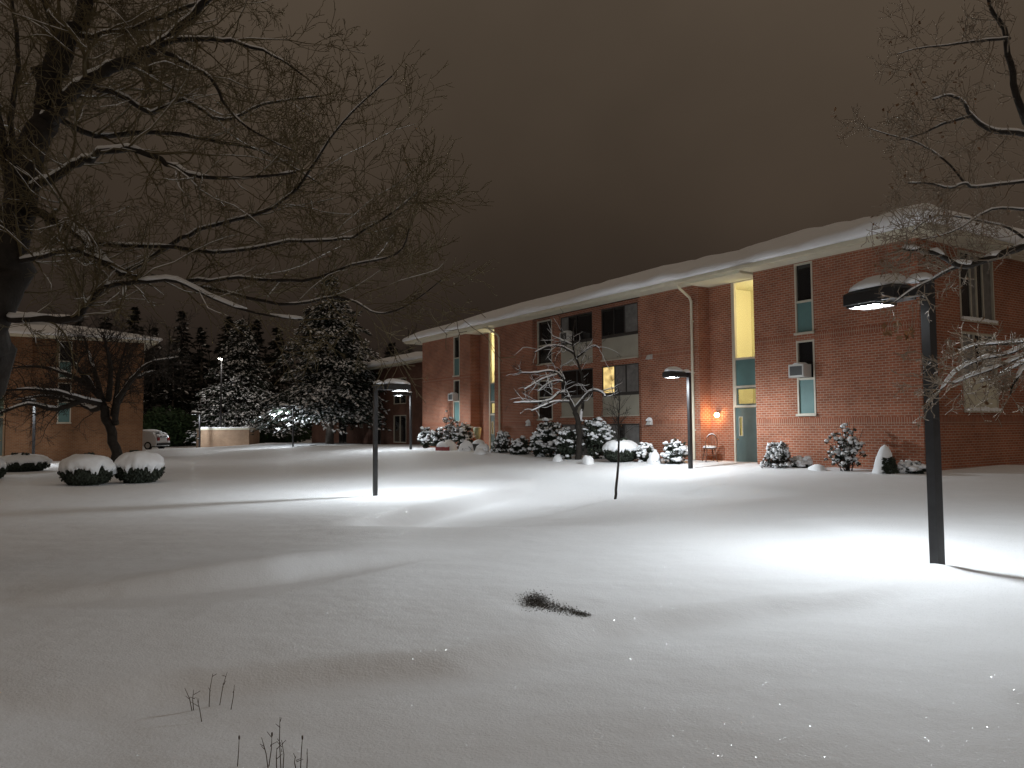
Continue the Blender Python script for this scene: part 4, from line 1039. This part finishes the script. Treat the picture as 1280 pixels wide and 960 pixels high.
fs(533,1.5,10,1.35,'clump','snow-clumped shrub at the far corner of the block, leftmost of the row',1)
fs(549,1.6,11,1.3,'clump','second snow-clumped shrub from the far corner of the block',2)
fs(566,1.5,13,2.1,'leggy','tall open shrub with snow tufts below the far narrow window',3)
fs(580,1.4,11,1.55,'clump','pointed snowy shrub beside the far stairwell recess',4)
fs(562,2.5,10,.55,'mound','low snow mound in front of the tall open shrub',5)
fs(583,2.6,9,.55,'mound','low snow-buried bush in front of the far stairwell',6)
fs(603,2.2,9,.5,'mound','small snow mound left of the drooping bushes',7)
fs(628,1.6,13,.95,'arch','drooping snow-bent bush below the far downpipe',8)
fs(651,1.5,13,.85,'clump','low snowy bush between the drooping bush and the dark window bay',9)
fs(672,1.7,8,1.0,'clump','dark low shrub at the left foot of the window bay',10)
fs(688,1.4,21,1.8,'clump','large snow-laden rhododendron left of the crooked tree',11,1.0)
fs(709,2.2,12,1.5,'clump','snow-laden shrub at the foot of the crooked tree trunk',12)
fs(746,1.4,19,1.8,'clump','large snow-laden rhododendron right of the crooked tree',13,1.0)
fs(776,1.9,22,.95,'yew','wide flat clipped bush with a snow cap behind the sapling',14,.9)
fs(806,1.5,9,.8,'clump','small sparse shrub right of the wide flat bush',15)
fs(818,1.9,9,.5,'mound','little snow mound left of the round snowy shrub',16)
fs(845,1.4,15,.95,'clump','round snowy shrub left of the lamp post at the wall',17,.6)
fs(972,1.1,19,.75,'arch','snow-bent grass-like bush right of the grey green door',18)
fs(1001,.6,8,.35,'clump','dark low plant tucked against the wall beside the snow-bent bush',19)
fs(1058,1.0,29,1.45,'leggy','open shrub with snow balls on bare stems against the right wall',20,.5)
fs(1106,1.1,14,.85,'cone','small pointed bush almost buried in snow right of the open shrub',21)
fs(1140,.6,12,.35,'clump','flattened dark plant at the wall behind the near lamp post',22)
for i, (px, w_, hp, h) in enumerate(((1022,1.2,10,.22),(600,3.0,8,.3),(735,3.2,7,.4),(697,3.0,7,.3))):
    u, _ = fu(px, 570, w_); p = fpt(u, w_); p.z = gz(p.x, p.y)-.05
    lab = ['faint snow bump between the snow-bent bush and the open shrub','small snow lump in front of the far stairwell shrubs','rounded snow lump at the right foot of the crooked tree','dark-edged snow lump before the left rhododendron'][i]
    g = MB(); g.blob((0,0,0), hp*p.y/F, .5, h, i, .12, 16, 9, 1.3, flat=-.2)
    o = g.build('snow_mound', M['snow'], None, True, p); tag(o, lab, 'snow mound', 'snow lumps before the shrubs')
# greenery and evergreen shrubs at the far left car park
for i, (x, Y, r, h) in enumerate(((205,84,3.0,4.6),(232,86,2.6,3.6),(255,90,2.6,4.0),(345,88,4,2.4))):
    p = at(x, 550, Y); p.z = gz(p.x, p.y)-.1
    rng = random.Random(i+90); g = MB(); leafy(g, (0,0,h*.45), r, r*.7, h*.55, 2600, .22, rng, .4)
    o = empty('evergreen_bush', p, 0, ['tall dark green bush behind the white parked car','green bush between the parked car and the brick enclosure','rounded green bush left of the brick enclosure','low dark bush right of the brick enclosure under the spruces'][i], 'bush', 'green bushes round the car park')
    g.build('foliage', mat('green_foliage', (.03,.06,.022), .7, noise_amt=.4, nscale=1.5), o)

# ------------------------------------------------------------------ chair by the door
cu, _ = fu(886, 570, .1); cp = fpt(cu, .05); cp.z = gz(cp.x, cp.y)
ch = empty('wooden_chair', cp, FROT+R_(-120), 'brown hoop-back wooden chair with snow on its seat below the orange lamp', 'chair'); ch.scale = (1.12,1.12,1.1)
g = MB(); g.blob((0,0,.44), .23, .22, .025, 1, .02, 16, 6); g.build('seat', M['chair'], ch, True)
for sx_ in (-1,1):
    for sy_ in (-1,1):
        g = MB(); g.tube([(sx_*.13, sy_*.13, .44),(sx_*.20, sy_*.20, -.05)], [.022,.018], 8); g.build('leg', M['chair'], ch, True)
g = MB()
for sx_ in (-1,1): g.tube([(sx_*.165,-.165,.2),(sx_*.165,.165,.2)], .012, 6)
g.tube([(-.165,0,.2),(.165,0,.2)], .012, 6); g.build('stretcher', M['chair'], ch, True)
g = MB(); hoop = [(-.19,-.17,.45),(-.20,-.20,.62),(-.17,-.235,.80),(-.09,-.26,.90),(0,-.265,.93),(.09,-.26,.90),(.17,-.235,.80),(.20,-.20,.62),(.19,-.17,.45)]
g.tube(hoop, .017, 8); bo = g.build('backrest', M['chair'], ch, True)
g = MB()
for i in range(5):
    x = -.11+.055*i; g.tube([(x*.9,-.18,.45),(x,-.25,.90-.5*x*x*4)], .008, 6)
g.build('spindle_row', M['chair'], bo, True)
g = MB(); g.blob((0,.01,.465), .24, .23, .09, 4, .08, 16, 8, 1.3, flat=0); g.build('seat_snow', M['snow'], ch, True)
g = MB(); g.tube([(a,b,c+.018) for a,b,c in hoop[2:7]], [.008,.014,.016,.014,.008], 6); g.build('back_snow', M['snow'], ch, True)
# upright bucket by the far stairwell and small garden bits
u, _ = fu(597, 555, .5); p = fpt(u, .5); p.z = gz(p.x, p.y)
o = empty('garden_lantern', p, FROT, 'pale green garden pot on a stake beside the far stairwell door', 'garden pot')
g = MB(); g.tube([(0,0,-.2),(0,0,.75)], .02, 6); g.build('stake', M['bark'], o)
g = MB(); g.tube([(0,0,.62),(0.02,0,1.0),(.03,0,1.2)], [.14,.20,.24], 12); g.build('pot', M['pot'], o, True)
g = MB(); g.blob((.03,0,1.2), .2, .2, .06, 2, .1, 12, 6, flat=0); g.build('snow', M['snow'], o, True)
u, _ = fu(598, 560, 1.6); p = fpt(u, 1.6); p.z = gz(p.x, p.y)
o = empty('planter_box', p, FROT, 'snow-topped planter box below the pale green pot', 'planter')
g = MB(); g.box(-.35,.35,-.22,.22,-.1,.36); g.build('box', M['bark'], o)
g = MB(); g.blob((0,0,.36), .40,.27,.22, 5,.12,16,8,1.2,flat=0); g.build('snow', M['snow'], o, True)
u, _ = fu(553, 565, 3.0); p = fpt(u, 3.0); p.z = gz(p.x, p.y)
o = empty('plant_trough', p, FROT, 'faded red plastic trough half buried in snow before the far shrubs', 'planter')
g = MB(); g.box(-.45,.45,-.18,.18,-.1,.2); g.build('trough', M['red'], o)
g = MB(); g.blob((0,-.02,.19), .5,.23,.28, 6,.15,16,8,1.3,flat=0); g.build('snow', M['snow'], o, True)

# ------------------------------------------------------------------ parked car (rear quarter, snow on the roof)
cpz = at(176, 563, 66); cpz.z = gz(cpz.x, cpz.y)+.02
car = empty('parked_car', cpz, R_(-12), 'white snow-covered hatchback parked behind the left brick building', 'car'); car.scale = (1.05,1.05,1.05)
prof = [(-2.1,.28),(-2.15,.62),(-2.02,.88),(-1.05,1.0),(-.35,1.45),(.9,1.5),(1.7,1.36),(2.02,.95),(2.1,.55),(2.02,.28)]
b = MB()
def loft(mb, prof, ys):
    n = len(prof); base_ = len(mb.v)
    for (yy, k) in ys:
        for (x, z) in prof: mb.v.append((x*(1-.02*k), yy*(1-.20*k*max(0, (z-.9))), z))
    for i in range(len(ys)-1):
        for j in range(n): j2=(j+1)%n; mb.f.append((base_+i*n+j, base_+i*n+j2, base_+(i+1)*n+j2, base_+(i+1)*n+j))
    mb.f.append(tuple(base_+j for j in range(n))[::-1]); mb.f.append(tuple(base_+(len(ys)-1)*n+j for j in range(n)))
loft(b, prof, [(-.86,1),(-.80,.9),(-.4,.9),(.4,.9),(.80,.9),(.86,1)]); b.build('body', M['carpaint'], car, False)
for sy_ in (-1,1):
    g = MB(); yy = sy_*.80
    g.quad((-.85,yy,1.02),(1.5,yy,1.02),(1.35,yy*.93,1.33),(-.35,yy*.93,1.38)); g.build('side_window', M['carglass'], car)
    for wx in (-1.3,1.3):
        g = MB(); g.tube([(wx,sy_*.70,.32),(wx,sy_*.89,.32)], .32, 20); wo = g.build('wheel', M['rubber'], car)
        g = MB(); g.tube([(wx,sy_*.885,.32),(wx,sy_*.90,.32)], .20, 16); g.build('rim', M['acwhite'], wo)
    g = MB(); g.box(2.03,2.11,sy_*.62-.12,sy_*.62+.12,.72,.98); g.build('tail_light', M['taillight'], car)
g = MB(); g.quad((1.76,-.62,1.33),(1.76,.62,1.33),(2.03,.70,.98),(2.03,-.70,.98)); g.v=[(x+.012,y,z+.006) for x,y,z in g.v]; g.build('rear_window', M['carglass'], car)
g = MB(); g.box(2.06,2.16,-.8,.8,.34,.52); g.build('bumper', M['rubber'], car)
g = MB(); g.blob((.6,0,1.46), 1.25,.72,.16, 3,.1,22,10,1.2,flat=-.2); g.blob((-1.5,0,.9), .65,.75,.14, 4,.1,16,8,1.2,flat=-.2)
for k in range(9): g.blob((1.85+.05*random.random(), -.56+.14*k, 1.16-.1*random.random()), .14,.12,.16, k,.2,8,6)
g.build('snow', M['snow'], car, True)

# ------------------------------------------------------------------ stalks and litter in the foreground
def weed(stalks, label, seed):
    rng = random.Random(seed); bs = [gp(b[0], b[1]) for b, t in stalks]; c = bs[0].copy()
    o = empty('dry_weed', c, 0, label, 'weed', 'dry weeds in the near snow')
    for (b, t), p in zip(stalks, bs):
        q = at(t[0], t[1], p.y + rng.uniform(-.05,.1)); mid = p.lerp(q, .55)+Vector((rng.gauss(0,.006), 0, rng.gauss(0,.004)))
        g = MB(); g.tube([p+Vector((0,0,-.05))-c, mid-c, q-c], [.0028,.0024,.0012], 5)
        for k in range(rng.choice((0,1,2,3))):
            f = rng.uniform(.4,.95); r_ = p.lerp(q, f); g.tube([r_-c, r_-c+Vector((rng.gauss(0,.02), 0, rng.uniform(.008,.03)))], [.002,.001], 4)
        if rng.random() < .4:
            g.blob(q-c, .005, .005, .012, k if False else seed, .2, 6, 4)
        g.build('stalk', M['straw'], o)
weed([((242,888),(231,860)),((243,888),(242,862)),((254,903),(246,872)),((261,883),(266,842)),((273,882),(284,840)),((287,887),(293,856))], 'farther loose tuft of dry stalks poking from the snow', 1)
weed([((296,960),(299,922)),((337,962),(327,922)),((334,960),(340,918)),((346,962),(346,935)),((352,962),(350,896)),((353,962),(352,925)),((373,962),(369,945)),((375,962),(378,922)),((383,962),(384,940))], 'nearer dark tuft of dry stalks at the bottom picture edge', 2)
rng = random.Random(6); lp0 = gp(668, 752); lp0.z = 0
g = MB()
for i in range(4200):
    if rng.random() < .55: px_, py_ = rng.gauss(668,8.5), rng.gauss(751,5)
    else:
        f = rng.random()**1.2; px_, py_ = 674+f*62+rng.gauss(0,3), 755+f*15+rng.gauss(0,4.5*(1-.7*f))
    p = gp(px_, py_); p.z += rng.uniform(.001,.008)
    a = Vector((rng.gauss(0,1), rng.gauss(0,1), rng.gauss(0,.6))).normalized()*rng.uniform(.003,.010); b = Vector((-a.y, a.x, rng.gauss(0,.003)))*.6
    p = p - lp0; g.quad(p-a, p+b, p+a, p-b)
o = g.build('leaf_litter', M['soil'], None, False, lp0); tag(o, 'dark smear of wet leaf litter showing through the snow in the foreground', 'leaf litter')

# ------------------------------------------------------------------ night sky: low cloud lit by the town
wld = bpy.data.worlds.new('World'); scene.world = wld; wld.use_nodes = True
nt = wld.node_tree; bg = nt.nodes['Background']; Lk = nt.links.new; N = nt.nodes.new
tc = N('ShaderNodeTexCoord'); sx = N('ShaderNodeSeparateXYZ'); Lk(tc.outputs['Generated'], sx.inputs[0])
cr = N('ShaderNodeValToRGB'); el = cr.color_ramp.elements
el[0].position = 0; el[0].color = (.009,.0066,.0053,1); el[1].position = 1; el[1].color = (.050,.039,.030,1)
for pos, c in ((.13,(.0120,.0086,.0065)), (.27,(.0205,.0149,.0106)), (.48,(.030,.0225,.0160))):
    e = el.new(pos); e.color = (*c, 1)
Lk(sx.outputs['Z'], cr.inputs['Fac'])
nz = N('ShaderNodeTexNoise'); nz.inputs['Scale'].default_value = 2.2; nz.inputs['Detail'].default_value = 5; nz.inputs['Roughness'].default_value = .45
Lk(tc.outputs['Generated'], nz.inputs['Vector'])
mr = N('ShaderNodeMapRange'); mr.inputs['From Min'].default_value = .25; mr.inputs['From Max'].default_value = .75; mr.inputs['To Min'].default_value = .72; mr.inputs['To Max'].default_value = 1.28; Lk(nz.outputs['Fac'], mr.inputs['Value'])
# town glow: stronger towards the right; extra added behind camera to light the foreground
mrx = N('ShaderNodeMapRange'); mrx.inputs['From Min'].default_value = -.6; mrx.inputs['From Max'].default_value = .7; mrx.inputs['To Min'].default_value = .85; mrx.inputs['To Max'].default_value = 1.25
Lk(sx.outputs['X'], mrx.inputs['Value'])
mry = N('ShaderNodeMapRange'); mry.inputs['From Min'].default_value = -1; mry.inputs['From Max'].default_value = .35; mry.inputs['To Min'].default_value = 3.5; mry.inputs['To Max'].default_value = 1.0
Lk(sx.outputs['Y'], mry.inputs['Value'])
m1 = N('ShaderNodeMath'); m1.operation = 'MULTIPLY'; Lk(mr.outputs[0], m1.inputs[0]); Lk(mrx.outputs[0], m1.inputs[1])
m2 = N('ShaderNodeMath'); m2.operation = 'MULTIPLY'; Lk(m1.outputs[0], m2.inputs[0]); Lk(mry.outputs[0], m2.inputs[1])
tf = N('ShaderNodeMapRange'); tf.inputs['From Min'].default_value = .2; tf.inputs['From Max'].default_value = -.7; Lk(sx.outputs['Y'], tf.inputs['Value'])
tint = N('ShaderNodeMix'); tint.data_type = 'RGBA'; tint.blend_type = 'MULTIPLY'; tint.inputs['B'].default_value = (.92,1.02,1.12,1)
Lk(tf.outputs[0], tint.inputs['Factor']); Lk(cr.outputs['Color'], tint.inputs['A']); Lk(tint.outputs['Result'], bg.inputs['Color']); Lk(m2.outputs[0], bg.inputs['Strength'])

# ------------------------------------------------------------------ render settings
scene.render.engine = 'CYCLES'
cy = scene.cycles
cy.use_denoising = True; cy.max_bounces = 6; cy.diffuse_bounces = 4; cy.glossy_bounces = 3; cy.transparent_max_bounces = 8
cy.sample_clamp_indirect = 4; cy.use_light_tree = True; cy.caustics_reflective = False; cy.caustics_refractive = False
vs = scene.view_settings
vs.view_transform = 'Standard'; vs.look = 'None'; vs.exposure = 1.1; vs.gamma = 1; vs.use_curve_mapping = False
